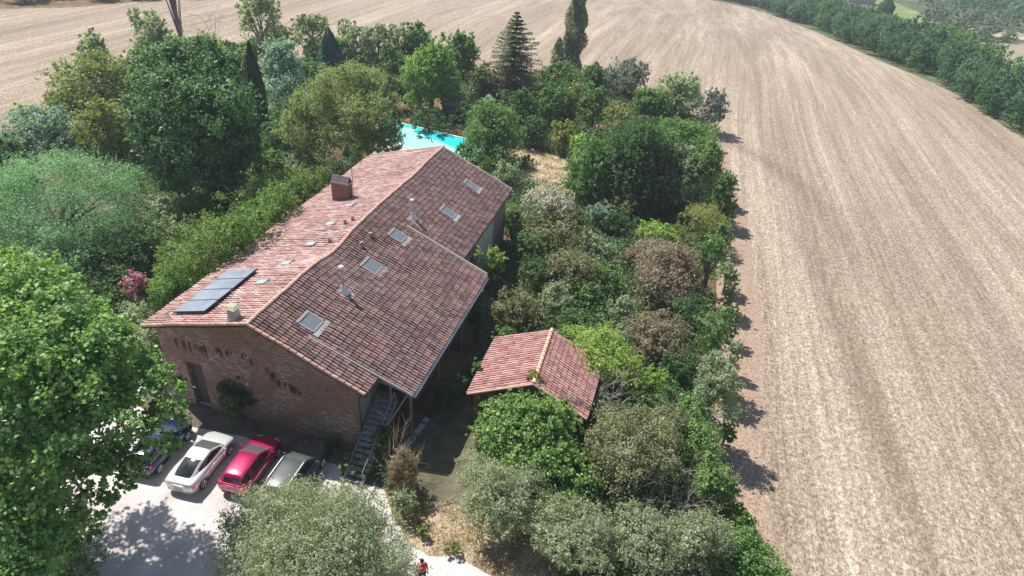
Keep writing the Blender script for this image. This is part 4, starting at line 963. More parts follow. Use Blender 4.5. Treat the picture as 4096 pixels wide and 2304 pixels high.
twigs(mb, (0, 0, .12), (1.0, .9, .12), 2.6, .05, 3, r_, .5); twigs(mb, (.4, .2, .12), (1.0, .35, .1), 2.0, .04, 2, r_, .5); twigs(mb, (1.6, 1.6, .3), (.2, .9, .5), 1.8, .035, 3, r_, .6)
o = mb.build('fallen_branch', DEADW); o.location = (p[0], p[1], 0); tag(o, 'bare grey fallen branch lying across the lawn edge', 'branch')
# ------------------------------------------------------------------ garden plants
T = tree
# foreground plane tree: several hanging lobes of large leaves
tree_l('plane_tree', 'big plane tree with large bright leaves filling the lower left corner', 'tree', [(-20,740,105,11.5,1.5),(65,735,85,12,1.3),(150,795,80,11.8,1.3),(225,870,80,11,1.3),(40,880,110,11.5,1.6),(150,940,110,10.5,1.5),(290,925,75,9.6,1.2),(360,985,75,8.8,1.1),(425,1055,50,7.6,.8),(452,1045,25,7.8,.5),(385,1120,48,7.2,.8),(270,1040,90,8.8,1.3),(170,1080,105,8.6,1.4),(50,1050,120,9,1.6),(-60,950,110,10,1.5),(290,1165,50,6.8,.9),(200,1190,75,6.8,1.1),(50,1200,115,6.8,1.4),(330,1200,30,6.2,.5),(240,1270,40,5.6,.6),(40,1340,110,5,1.3),(130,1300,55,4.8,.9),(-20,1440,110,4,1.2),(-100,1250,120,6,1.5)], 'plane', (60,1330), .20, 1.25, 68000, .11, .08, BARKG)
T('shrub', 'dark leafy shrub under the plane tree at the bottom left corner', 'shrub', 110, 1400, 120, 80, 'mid', .2, .16, 1.5, .8)
tree_l('mimosa_tree', 'feathery pale green mimosa tree at the left edge', 'tree', [(20,480,80,6.2,1.5),(100,450,75,7,1.5),(190,440,75,7.4,1.6),(270,455,60,7,1.4),(315,445,35,6.4,1.0),(330,480,25,5.8,.8),(230,520,80,5.8,1.6),(120,540,95,5.2,1.7),(20,570,80,4.6,1.6),(-60,520,90,6,1.6),(290,560,50,4.4,1.2),(60,630,70,3,1.3)], 'mimosa', (140,680), .17, 2.6, 42000, .13, .15)
T('mimosa_tree', 'smaller bluish feathery mimosa below the big one', 'tree', 170, 645, 95, 80, 'mimosa', .5, .12, 3.0, 1.3)
T('shrub', 'dark shaded shrub between the feathery mimosa and the laurel hedge', 'shrub', 330, 650, 95, 75, 'dark', .2, .12)
T('shrub', 'low dark shrub behind the plane tree beside the pink oleander', 'shrub', 250, 740, 90, 60, 'dark', .1, .12)
tree_l('linden_tree', 'huge dense dark green linden tree behind the hedge on the left', 'tree', [(500,300,110,8.5,5),(525,128,30,15,1.1),(455,138,26,14.6,1.0),(392,150,24,13.4,1),(582,150,22,13.8,1),(350,200,22,11.6,1),(340,270,22,9.5,1.2),(420,165,52,13.2,1.8),(490,150,62,14,1.8),(555,182,50,13.4,1.9),(592,255,40,11,2),(385,240,48,11,2.1),(465,235,78,12,2.4),(555,265,76,11.6,2.4),(622,345,34,8,2),(392,330,54,8.2,2.3),(495,340,86,8.6,2.6),(590,370,66,7,2.4),(430,420,66,5,2.3),(530,430,78,4.6,2.3),(625,420,42,4.6,2)], 'linden', (505,455), .27, 1.3, 52000, .10, .12)
T('shrub', 'greyish shrub in the deep shade at the foot of the linden', 'shrub', 430, 520, 60, 35, 'greygrn', .1, .12)
T('tree', 'brown tipped green tree at the field edge left of the linden', 'tree', 240, 225, 92, 75, 'olivegrn', 1.0, .14, 1.6, .9, spread=.7, small=.40)
T('tree', 'small light green tree poking up from the brown tipped tree', 'tree', 235, 130, 36, 42, 'greygrn', 2.0, .12, 1.6, .8)
T('tree', 'airy grey green tree beside the bare poplar', 'tree', 380, 95, 48, 62, 'greygrn', 3.0, .13, 1.8, .55, spread=.8, small=.36)
T('tree', 'round green tree under the airy grey one', 'tree', 372, 165, 50, 45, 'mid', 1.5, .13)
T('shrub', 'olive toned bushes between bare poplar and cypress', 'shrub', 520, 125, 70, 30, 'olivegrn', 1.0, .12, 1.6, .7)
T('shrub', 'blue grey bush at the left field edge', 'shrub', 115, 325, 88, 50, 'blueg', .3, .11, 2.0, .9)
T('shrub', 'whitish grey small leaved bush at the left edge', 'shrub', 62, 385, 45, 30, 'silver', .2, .12, 1.7, .7)
T('shrub', 'small round green bush before the blue grey bush', 'shrub', 132, 375, 24, 22, 'brightcon', .1, .09)
T('shrub', 'dark green bush cut by the left frame edge', 'shrub', 12, 400, 42, 48, 'dark', .3, .12)
T('shrub', 'tiny yellowish tree at the corner of the left field', 'shrub', 62, 280, 28, 16, 'lime', .5, .12)
T('tree', 'yellowish green tree left of the linden', 'tree', 285, 325, 78, 68, 'olivegrn', .8, .12, 1.6, 1.0, spread=.65)
T('shrub', 'green low shrub under the yellowish tree', 'shrub', 315, 400, 40, 30, 'olivegrn', .2, .12)
T('ash_tree', 'tall airy ash tree near the field behind the cypress', 'tree', 655, 55, 55, 68, 'greygrn', 4.0, .13, 1.8, .5, spread=.8, small=.33, bark=BARKG, limbs=10)
T('shrub', 'brownish bush right of the airy ash', 'shrub', 705, 100, 36, 34, 'olivegrn', 1.0, .12)
T('shrub', 'olive bush at the foot of the airy ash', 'shrub', 640, 140, 42, 34, 'olivegrn', .8, .12)
T('tree', 'grey green rounded tree right of the cypress', 'tree', 710, 190, 52, 80, 'blueg', 1.2, .13, 1.7, 1.0, extra=[(715,250,40,45)])
T('tree', 'sparse round tree with thin trunk at the field edge, above the blue conifer', 'tree', 785, 78, 58, 40, 'greygrn', 3.0, .12, 1.7, .5, spread=.8, small=.36, limbs=10)
for (x, y, rx, ry, lb) in [(905,95,40,32,'first thin sparse tree right of the blue conifer'),(950,95,38,34,'second thin sparse tree right of the blue conifer'),(1000,95,36,34,'third thin sparse tree, just left of the bright conifer'),(870,75,30,24,'small hazy grey tree behind the blue conifer')]:
    T('thin_tree', lb, 'tree', x, y, rx, ry, 'greygrn', 2.4, .12, 1.8, .5, 'thin trees along the far garden edge', spread=.85, small=.35, limbs=9)
T('tree', 'darker green bush below the thin sparse trees', 'tree', 985, 155, 40, 45, 'mid', .8, .12)
tree_l('willow_tree', 'broad olive green willow with drooping twigs behind the chimney', 'tree', [(860,290,85,6.5,3),(895,200,45,10.5,1.6),(940,215,40,10,1.6),(840,225,50,9.5,1.8),(975,265,34,8,1.8),(985,320,28,6,2),(930,290,60,8,2),(790,270,50,8,2),(755,320,42,6,2),(725,350,32,4.5,1.8),(860,350,70,5,2.2),(800,370,50,3.6,1.8),(930,360,48,4,2),(975,355,26,3.6,1.6),(965,330,34,5.5,2),(995,335,22,5.5,1.6),(1000,362,18,3.5,1.5),(975,368,28,3,1.5),(930,385,40,2.6,1.4)], 'willow', (865,385), .26, 2.6, 46000, .12, .12, BARKG, axis=np.array([0, 0, -1.0]))
T('tree', 'dark tree gap filler shrub behind the willow, next to the grey green tree', 'tree', 790, 200, 45, 45, 'mid', .8, .12)
T('bright_conifer', 'bright green dense egg shaped conifer on a short trunk beyond the pool', 'tree', 1083, 190, 72, 84, 'brightcon', 1.0, .15, 2.4, 1.3, lob=10, spread=.5, small=.5, clump=.08, axis=(0,0,1))
T('tree', 'dark green tree right behind the bright conifer', 'tree', 1162, 140, 46, 52, 'mid', 1.2, .13)
T('tree', 'leafy mid green tree left behind the bright conifer', 'tree', 1045, 105, 38, 42, 'mid', 1.5, .13, 1.6, .9)
T('shrub', 'pale grey green shrub on top of the pool shed', 'shrub', 1155, 243, 26, 14, 'greygrn', 1.6, .11)
T('shrub', 'dark shrubs beside the pool shed', 'shrub', 1170, 285, 40, 30, 'dark', .2, .12)
T('shrub', 'dark low planting along the far pool edge', 'shrub', 1080, 305, 60, 13, 'dark', .1, .12)
T('cedar_shrub', 'yellowish green young cedar left of the tall tiered conifer', 'tree', 1218, 215, 42, 52, 'cedar', .3, .12, 2.0, 1.0, axis=(1,0,0))
T('tree', 'deep dark green mass under the tiered conifer', 'tree', 1305, 275, 66, 50, 'dark', .4, .14, 1.6, 1.0)
T('shrub', 'green leafy bush below the tall poplar', 'shrub', 1420, 195, 62, 42, 'mid', .6, .13)
T('round_bush', 'rounded mid green bush at the right end of the pool', 'shrub', 1235, 330, 74, 72, 'mid', .6, .14, 2.0, 1.2, lob=9, small=.5, extra=[(1245,385,55,40)])
T('shrub', 'spiky green plants between the roof and the pool', 'shrub', 1172, 385, 36, 26, 'vivid', .1, .22, 5.0, .8, axis=(0,0,1))
T('shrub', 'light green irises along the far roof verge', 'shrub', 1205, 400, 22, 14, 'lime', .1, .25, 6.0, .8, axis=(0,0,1))
T('shrub', 'long low green planting along the far right roof corner', 'shrub', 1275, 445, 42, 42, 'greygrn', .1, .15, 2.0, 1.0)
T('shrub', 'yellow green weeds on the straw path', 'shrub', 1328, 405, 20, 18, 'yellowg', .1, .15, 3.0, .8, axis=(0,0,1))
T('tree', 'grey leaved tree right of the poplar at the field edge', 'tree', 1575, 190, 68, 40, 'silver', 1.2, .14, 1.7, .8)
T('tree', 'dull grey green tree at the right field corner', 'tree', 1710, 235, 62, 48, 'greygrn', 1.0, .14, 1.7, .8)
T('tree', 'airy grey tree leaning over the right field edge', 'tree', 1790, 270, 42, 50, 'silver', 1.0, .13, 1.7, .6, spread=.7)
T('tree', 'bright green leafy tree right below the tiered conifer', 'tree', 1392, 262, 52, 52, 'mid', .8, .14)
T('tree', 'yellow leaved young tree between green trees', 'tree', 1448, 235, 34, 32, 'yellowg', 1.5, .14, 1.5, .9)
T('tree', 'rust brown leaved shrub under the yellow leaved tree', 'tree', 1425, 290, 26, 24, 'rust', .8, .13)
T('tree', 'green leafy tree next to the yellow leaved one', 'tree', 1495, 262, 42, 48, 'mid', 1.2, .14)
T('tree', 'yellow green drooping branches over the shady path', 'tree', 1420, 335, 42, 38, 'yellowg', .8, .14, 1.5, .8)
T('big_tree', 'very large dark green tree in the mass near the right field edge', 'tree', 1615, 410, 100, 108, 'dark', .8, .16, 1.6, 1.3, lob=12, clump=.1, extra=[(1570,350,50,45)])
T('big_tree', 'mid green tree at the left flank of the very large dark tree', 'tree', 1505, 425, 82, 82, 'mid', .6, .15, 1.6, 1.1, clump=.1, extra=[(1450,470,45,40)])
T('big_tree', 'dense tree at the right flank of the very large dark tree', 'tree', 1715, 445, 88, 82, 'greygrn', .6, .15, 1.6, 1.1, clump=.1)
T('tree', 'light yellow green sapling crown against the left flank tree', 'tree', 1462, 375, 34, 42, 'lime', 1.4, .14)
T('shrub', 'brownish shrub at the foot of the very large dark tree', 'shrub', 1560, 505, 60, 40, 'brown', .3, .12)
T('tree', 'lit green tree on top of the large dark mass', 'tree', 1700, 355, 105, 62, 'mid', 2.0, .15, 1.6, 1.1)
T('tree', 'bright yellow green crown top in front of the grey tree', 'tree', 1560, 290, 40, 30, 'yellowg', 2.0, .14)
T('tree', 'rounded dark tree at the field edge casting shade on the stubble', 'tree', 1775, 410, 48, 70, 'mid', 3.2, .14)
T('pampas_shrub', 'white plumed shrub beside the far side of the roof', 'shrub', 1378, 506, 72, 20, 'white', 2.4, .26, 3.0, 2.6, axis=(.2,.1,1))
T('shrub', 'brownish olive shrub in front of the white plumes', 'shrub', 1395, 585, 98, 55, 'brown', .3, .12, 1.7, 1.1)
T('shrub', 'low green shrub against the shaded side wall', 'shrub', 1290, 560, 38, 45, 'mid', .2, .13)
T('shrub', 'blue green bush right of the brown shrub', 'shrub', 1505, 545, 34, 38, 'blueg', .2, .11)
T('shrub', 'small dark blue green bush on the dry path', 'shrub', 1525, 632, 24, 28, 'blueg', .1, .11)
T('shrub', 'large grey brown shrub halfway along the house', 'shrub', 1430, 680, 105, 55, 'brown', .3, .12, 1.7, 1.1)
T('shrub', 'dark green lobe at the left of the grey brown shrub', 'shrub', 1350, 690, 55, 48, 'dark', .3, .13)
T('bush', 'fresh light green bush at the step of the farmhouse roof', 'shrub', 1237, 665, 38, 48, 'lime', 1.2, .14, 1.5, 1.1)
T('vine', 'yellow green vine creeping onto the roof corner', 'vine', 1190, 632, 24, 12, 'lime', 4.2, .13, 1.5, .8)
T('shrub', 'rounded grey olive bush above the small tiled house', 'shrub', 1298, 775, 68, 55, 'brown', .5, .11, 1.6, 1.2, lob=8, spread=.4)
T('shrub', 'green bush right of the rounded grey olive bush', 'shrub', 1400, 755, 58, 48, 'greygrn', .3, .13)
T('shrub', 'bright green leafy bush above the small house ridge', 'shrub', 1440, 810, 55, 40, 'mid', .4, .13)
T('light_tree', 'light green leafy tree leaning on the small house roof', 'tree', 1510, 890, 92, 72, 'lime', 1.2, .13, 1.8, 1.2, extra=[(1455,850,50,40),(1570,930,50,45)])
T('shrub', 'bright green tips at the upper left corner of the small roof', 'shrub', 1268, 838, 34, 14, 'mid', 2.0, .13)
T('vine', 'green vine shoots at the left eave of the small house', 'vine', 1200, 925, 13, 26, 'mid', 1.8, .12)
T('weed', 'yellow green weed growing on the small house ridge', 'weed', 1345, 945, 24, 18, 'yellowg', 3.4, .10, 2.5, 1.0)
T('tree', 'yellow green bush at the dry path', 'tree', 1650, 590, 62, 36, 'lime', .6, .12, 1.7, 1.0)
T('weeping_tree', 'yellowish weeping shrub at the right field edge', 'tree', 1770, 558, 72, 52, 'yellowg', .8, .2, 4.5, 1.1, axis=(0,0,-1))
T('tree', 'dark green bush below the weeping shrub', 'tree', 1790, 640, 42, 52, 'mid', 3.2, .13)
T('shrub', 'large purplish grey dry shrub near the right field edge', 'shrub', 1690, 690, 98, 78, 'purple', .5, .11, 1.7, 1.2, extra=[(1640,640,60,40)])
T('shrub', 'lower dark purplish grey shrub right of the light tree', 'shrub', 1660, 850, 88, 68, 'purple', .4, .11, 1.7, 1.2)
T('shrub', 'dark green shrub between the two purplish shrubs', 'shrub', 1735, 785, 62, 52, 'dark', .3, .12)
T('tree', 'green leafy tree with shade on the stubble, middle of the right edge', 'tree', 1795, 830, 48, 62, 'mid', 3.2, .13)
T('tree', 'dull green tree at the right edge above the vine bank', 'tree', 1800, 960, 55, 75, 'greygrn', 3.2, .13, 1.7, 1.0, extra=[(1820,1020,38,40)])
T('shrub', 'dark hollow green shrub left of the vine bank', 'shrub', 1710, 930, 55, 50, 'dark', .3, .12)
T('vivid_tree', 'vivid green large leaved tree in front of the small house', 'tree', 1330, 1085, 135, 110, 'vivid', 1.0, .19, 1.5, 1.2, lob=11, spread=.55, small=.42, clump=.09, extra=[(1260,1030,70,50),(1420,1180,80,60)])
T('shrub', 'dark green lower lobe under the vivid tree', 'shrub', 1400, 1190, 80, 60, 'mid', .3, .16)
T('tangled_shrub', 'tangled brown green creeper thicket right of the vivid tree', 'shrub', 1600, 1130, 135, 115, 'brown', .6, .14, 1.6, .9, spread=.6, extra=[(1530,1060,60,50),(1680,1080,50,60)])
T('shrub', 'small yellowish shrub among the tangled creepers', 'shrub', 1560, 1110, 50, 40, 'olivegrn', 1.6, .13, 1.6, .7)
OG = 'olive trees in the foreground'
T('olive_tree', 'broad silvery olive tree in front of the parked cars', 'tree', 775, 1385, 205, 115, 'olive', .9, .105, 2.4, 1.5, OG, lob=12, spread=.6, small=.42, clump=.085, bark=BARKG, extra=[(660,1300,70,70),(640,1400,90,80),(895,1300,75,65),(770,1290,90,70),(935,1390,85,75),(1000,1430,45,50)])
T('olive_tree', 'round topped olive tree with forked trunk beside the dry grass', 'tree', 1245, 1255, 98, 95, 'olive', .9, .105, 2.4, 1.4, OG, clump=.09, bark=BARK, extra=[(1200,1190,55,50),(1310,1230,60,60)])
T('olive_tree', 'wide silver green olive tree right of the forked one', 'tree', 1440, 1340, 125, 100, 'olive', .8, .105, 2.4, 1.5, OG, clump=.09, bark=BARKG)
T('olive_tree', 'greyish olive tree second from the right at the bottom', 'tree', 1640, 1360, 118, 95, 'olive', .8, .105, 2.4, 1.5, OG, clump=.09, bark=BARKG)
T('olive_tree', 'pale flowered olive bush next to the vine bank at the bottom', 'tree', 1770, 1370, 75, 85, 'olive', .6, .12, 2.0, 1.3, OG, clump=.09, bark=BARKG)
T('vine_bank', 'bright green bramble bank along the field, lowest stretch', 'bramble', 1895, 1420, 80, 75, 'vivid', .1, .11, 1.5, 1.2, squash=.7, extra=[(1840,1400,60,60)])
T('vine_bank', 'bright green bramble bank along the field, stretch beside the tangled thicket', 'bramble', 1795, 1215, 52, 85, 'vivid', .1, .11, 1.5, 1.2, squash=.7, extra=[(1765,1130,45,60)])
T('vine_bank', 'bright green bramble bank along the field, upper stretch below the dull green tree', 'bramble', 1745, 1060, 62, 80, 'vivid', .1, .12, 1.5, 1.2, squash=.7)
T('vine_bank', 'yellow green bramble patch at the bend of the reddish soil strip', 'bramble', 1850, 1310, 55, 50, 'laurel', .1, .12, 1.5, 1.0, squash=.7)
T('tall_weeds', 'tall dry yellow green weed clump beside the stairs', 'shrub', 1012, 1180, 42, 62, 'dry', .1, .22, 6.0, 1.3, axis=(0,0,1))
T('shrub', 'low greyish bush at the foot of the tall dry weeds', 'shrub', 1015, 1265, 34, 42, 'greygrn', .1, .12)
for (x, y, rx, ry, lb) in [(1062,1335,16,20,'small green weed at the edge of the dry grass, left one'),(1140,1380,22,22,'yellow green weed on the dry grass near the gravel path'),(1060,1270,26,16,'low weed tuft below the shaded lawn')]:
    T('weed', lb, 'weed', x, y, rx, ry, 'olivegrn', .05, .10, 2.0, 1.0, 'weeds on the dry grass', squash=.8)
LG = 'laurel hedge along the left eaves'
for lob, lb in [([(432,725,42,4.6,1.6),(410,755,26,3.4,1.4)], 'lowest laurel of the hedge, next to the oleander'), ([(475,675,52,5.8,1.8),(518,640,50,6.5,1.6),(445,655,44,4.6,1.6),(480,615,38,5,1.5)], 'broad bright laurel near the solar panels'),
    ([(555,615,48,6.7,1.7),(592,590,40,6.9,1.4),(525,590,40,5,1.6)], 'laurel between the broad one and the roof shade'), ([(622,575,50,6.9,1.7),(662,545,46,6.9,1.5),(600,530,44,5.2,1.6),(640,505,34,5,1.5)], 'laurel with brownish tips at the middle of the left eaves'),
    ([(700,515,42,6.6,1.5),(680,480,40,5.2,1.5)], 'laurel near the brick chimney, upper hedge'), ([(745,478,36,6.0,1.2),(785,452,34,6.0,1.0),(815,440,20,5.8,.7),(750,445,30,5,1)], 'vivid trailing laurel beside the upper left roof edge')]:
    full = lob+[(x, y+34, r*.85, z-2.4, 1.8) for (x, y, r, z, q_) in lob]
    o = tree_l('laurel_bush', lb, 'hedge', full, 'laurel', (lob[0][0], lob[0][1]+95), .17, 2.0, 11000, .10, .08); o['group'] = LG
T('laurel_bush', 'laurel bush right beside the wall corner and solar panels', 'hedge', 400, 745, 40, 42, 'laurel', .8, .14, 2.0, 1.2, LG)
T('shrub', 'olive brown bush behind the laurel hedge', 'shrub', 500, 530, 58, 42, 'olivegrn', .6, .12)
T('shrub', 'feathery light green bush behind the hedge, below the linden', 'shrub', 590, 450, 52, 34, 'mimosa', .8, .12, 2.5)
T('shrub', 'yellow green bush between linden and laurel hedge', 'shrub', 680, 420, 38, 38, 'laurel', .8, .13)
T('shrub', 'silver green bush left of the upper roof edge', 'shrub', 760, 420, 62, 36, 'greygrn', .8, .13, 1.7, 1.1)
T('shrub', 'dusty grey shrub behind the laurel hedge', 'shrub', 430, 590, 55, 45, 'greygrn', .3, .12, 1.7, .9)
T('shrub', 'whitish grey twiggy bush in the shade of the linden', 'shrub', 405, 500, 30, 22, 'silver', .2, .12, 1.7, .5)
T('oleander', 'pink flowering oleander at the left end of the hedge', 'shrub', 350, 725, 34, 48, 'pink', 1.3, .11, 1.5, .8)
T('shrub', 'green shrub under the pink oleander flowers', 'shrub', 345, 745, 34, 48, 'mid', .4, .12, 1.7, .8)
T('shrub', 'grey green shrub hiding the left corner of the brick gable', 'shrub', 385, 865, 55, 62, 'greygrn', .8, .12, 1.7, 1.2, extra=[(340,800,40,40)])
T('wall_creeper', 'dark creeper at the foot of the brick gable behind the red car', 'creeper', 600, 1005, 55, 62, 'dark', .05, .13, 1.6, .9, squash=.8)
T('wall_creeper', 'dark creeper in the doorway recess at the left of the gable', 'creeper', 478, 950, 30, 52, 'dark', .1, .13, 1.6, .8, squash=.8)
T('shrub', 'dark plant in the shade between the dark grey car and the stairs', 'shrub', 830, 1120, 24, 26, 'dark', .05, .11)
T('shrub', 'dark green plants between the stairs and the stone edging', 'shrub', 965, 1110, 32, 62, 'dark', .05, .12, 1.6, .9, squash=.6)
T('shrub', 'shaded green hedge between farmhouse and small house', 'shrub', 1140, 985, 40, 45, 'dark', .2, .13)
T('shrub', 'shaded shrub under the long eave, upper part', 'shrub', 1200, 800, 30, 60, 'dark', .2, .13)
for (x, y, rx, ry, pal, lb) in [(1330,620,45,40,'mid','green shrub between the side wall and the brown olive shrub'),
    (800,135,44,32,'greygrn','grey green bush under the sparse round tree'),(862,125,40,30,'mid','green bush right of the blue green conifer'),(920,138,42,26,'greygrn','grey bush under the first thin trees'),(1010,135,34,30,'mid','bush under the third thin tree'),
    (560,178,46,34,'mid','green tree top at the right shoulder of the linden'),(335,200,40,50,'greygrn','grey green tree at the left shoulder of the linden'),(1060,120,40,36,'greygrn','pale tree top left behind the bright conifer'),
    (1822,530,30,46,'mid','leafy bush at the field edge beside the weeping shrub'),(1832,690,28,46,'greygrn','grey green edge bush beside the large purplish shrub'),(1838,820,26,44,'mid','green edge bush at the second field shadow'),
    (1840,980,28,52,'greygrn','dull edge bush beside the dull green tree'),(1830,1080,30,46,'mid','low edge bush above the bramble bend'),(1650,740,50,40,'brown','brownish bush left of the dark shrub between purplish ones'),
    (1570,850,40,40,'greygrn','grey green bush right of the light green leafy tree'),(1480,740,40,36,'mid','green bush below the large grey brown shrub'),(1480,610,45,35,'greygrn','grey green shrub at the right of the brown olive shrub'),
    (1530,700,45,45,'mid','mid green shrub right of the large grey brown shrub'),(1560,780,45,40,'greygrn','low grey green shrub between the brown and the purplish shrubs'),(1590,650,36,30,'dry','straw coloured weedy patch beside the yellow green bush'),
    (1560,560,50,35,'dark','dark shrub in the shade below the very large tree mass'),(1450,560,40,35,'brown','second brownish shrub behind the white plumes'),(1640,960,55,45,'lime','light green shrub below the lower purplish shrub'),
    (1600,1010,60,40,'mid','green shrub above the tangled thicket'),(1500,1010,50,40,'greygrn','grey green shrub at the lower corner of the small roof'),(1690,1010,45,45,'mid','leafy green shrub left of the dull green edge tree'),
    (1480,360,40,40,'dark','dark shrub behind the yellow green drooping branches'),(1340,330,40,40,'dark','dark shrub in the shade right of the round pool bush'),(1380,200,35,35,'mid','green bush left below the tall poplar'),
    (1490,200,40,35,'dark','dark low trees right of the tall poplar'),(1640,260,50,40,'mid','green tree between the two grey field edge trees'),(1820,470,34,48,'mid','green shrub at the field edge under the rounded dark tree'),
    (1835,750,26,40,'greygrn','grey green bush at the field edge beside the dark shade'),(1815,600,30,40,'mid','small green bush right of the weeping shrub'),(1845,900,24,45,'greygrn','narrow grey green bush at the outer field edge'),
    (170,270,40,35,'olivegrn','dark brownish bush at the left field corner'),(330,250,45,50,'olivegrn','olive tree like bush left behind the linden'),(596,140,36,30,'mid','green tree top just left of the tall cypress'),
    (560,150,40,30,'greygrn','greyish bush beneath the small leafless tree'),(740,290,45,50,'dark','dark tree in the gap right of the cypress'),(700,340,40,40,'mid','green shrub at the foot of the tall cypress'),
    (980,230,40,45,'dark','dark tree left behind the bright conifer'),(1035,250,30,20,'greygrn','pale dry bush left of the bright conifer trunk'),(1130,210,30,40,'dark','dark gap tree between bright conifer and young cedar'),
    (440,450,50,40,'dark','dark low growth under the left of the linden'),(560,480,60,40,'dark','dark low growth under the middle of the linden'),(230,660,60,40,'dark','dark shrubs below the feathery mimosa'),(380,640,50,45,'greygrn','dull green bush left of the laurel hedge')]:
    T('shrub', lb, 'shrub', x, y, rx, ry, pal, .3, .13, 1.7, 1.0)
# cypresses
def column(name, label, x, ytop, ybase, rx, pal, leaf, dens=1.4, pw=1.6, group=None, trunk_gap=.0, bark=None):
    SEED[0] += 1; rg = np.random.default_rng(SEED[0]); b = G(x, ybase); D = dist(b)
    lo, hi = 1.0, 40.0
    for _ in range(40):
        m = .5*(lo+hi); q_ = RM @ (np.array([b[0], b[1], b[2]+m])-np.array([0, 0, CAMH])); yy = (CY-F*q_[1]/q_[2])/K
        if yy > ytop: lo = m
        else: hi = m
    Hh = lo; r = rx*K*D/F; o = empty(name, b, 0, label, 'tree', group)
    n = int(max(1200, 2*rx*(ybase-ytop)*.158*DENS*dens*2.0)); u = trunk_gap+(1-trunk_gap)*rg.random(n)**.9
    prof = (r*np.minimum(1, (1-u)*pw*1.25)**.7*np.minimum(1, .35+u*4)) if name != 'poplar' else r*np.minimum(1, .62+u*1.1)*np.minimum(1, (1-u)*2.6+.12)*(.9+.12*np.sin(u*17)); a = rg.random(n)*2*pi
    ridgey = 1+.22*np.sin(a*5+u*9)*rg.random(n); rr = prof*(1-.35*rg.random(n)**2)*ridgey*(1+(.25*np.sin(u*23+a*2) if name == 'poplar' else 0))
    P = np.stack([rr*np.cos(a), rr*np.sin(a), u*Hh], 1); N = unit(np.stack([np.cos(a), np.sin(a), np.full(n, .35)], 1)+rg.normal(size=(n, 3))*.45)
    link('crown', quads_mesh('crown', leafquads(P, N, max(leaf, 2.3*D/645), rg, 2.2, axis=np.array([0, 0, 1.0]), jit=.3)), fol(pal), o)
    mb = MB(); mb.tube([(0, 0, -.1), (0, 0, Hh*.95)], [max(.12, r*.12), .02], 8)
    for i in range(14):
        zz = Hh*(trunk_gap+.05+.8*i/14); a = i*2.4; mb.tube([(0, 0, zz), (cos(a)*r*.5, sin(a)*r*.5, zz+Hh*.10)], [.05, .015], 4)
    mb.build('trunk', bark or BARK, o); return o, Hh, r
column('cypress', 'tall narrow dark cypress left of the willow', 662, 104, 345, 18, 'cypress', .12, 2.6)
column('cypress', 'small dark cypress spire left of the tall cypress', 571, 128, 175, 7, 'cypress', .12)
column('cypress', 'second slim stem of dark cypress just left of the tall one', 640, 150, 300, 8, 'cypress', .12, 1.5)
column('poplar', 'tall lombardy poplar at the field edge cut by the top frame', 1436, -55, 190, 25, 'poplar', .14, 1.2, 1.9, bark=BARKG)
column('poplar', 'short poplar shoot left of the tall lombardy poplar', 1400, 95, 185, 16, 'poplar', .14, 1.0)
column('blue_conifer', 'blue green pointed conifer behind the willow', 838, 70, 215, 42, 'bluecon', .14, 1.3, .8)
# tall conifer with separate horizontal tiers
def tiered(label, x, ytop, ybase, rx):
    SEED[0] += 1; rg = np.random.default_rng(SEED[0]); b = G(x, ybase); D = dist(b); lo, hi = 1.0, 60.0
    for _ in range(40):
        m = .5*(lo+hi); q_ = RM @ (np.array([b[0], b[1], b[2]+m])-np.array([0, 0, CAMH])); yy = (CY-F*q_[1]/q_[2])/K
        if yy > ytop: lo = m
        else: hi = m
    Hh = lo; R_ = rx*K*D/F; o = empty('tiered_conifer', b, 0, label, 'tree'); mb = MB(); mb.tube([(0, 0, 0), (0, 0, Hh)], [.32, .02], 8); P = []; N = []
    z = Hh*.05
    while z < Hh*.985:
        f = z/Hh; r = R_*(1-f)**.58*rg.uniform(.8, 1.12)*(1-.25*(f > .8)); nb = int(9+6*(1-f))
        for i in range(nb):
            a = 2*pi*(i+rg.random()*.8)/nb; L = r*rg.uniform(.6, 1.1); dz = -.10*L if f < .6 else .12*L
            tip = np.array([cos(a)*L, sin(a)*L, dz]); mb.tube([(0, 0, z), (tip[0]*.5, tip[1]*.5, z+dz*.2), (tip[0], tip[1], z+dz)], [.06*(1-f)+.015, .03, .01], 4)
            m = int(60+110*(1-f)); u = rg.random(m)**.8; side = rg.normal(size=m)*.13*L*(1-.5*u)
            px = np.stack([cos(a)*L*u-sin(a)*side, sin(a)*L*u+cos(a)*side, z+dz*u**1.5-rg.random(m)*.22], 1); P.append(px); N.append(unit(np.stack([rg.normal(size=m)*.3, rg.normal(size=m)*.3, np.ones(m)], 1)))
        z += Hh*.050*rg.uniform(.85, 1.25)*(1.15-.4*f)
    P = np.concatenate(P); N = np.concatenate(N); link('crown', quads_mesh('crown', leafquads(P, N, .30, rg, 2.0)), fol('cedar'), o); mb.build('trunk', BARK, o)
tiered('tall conifer with separate horizontal branch tiers beyond the pool', 1287, 26, 262, 100)
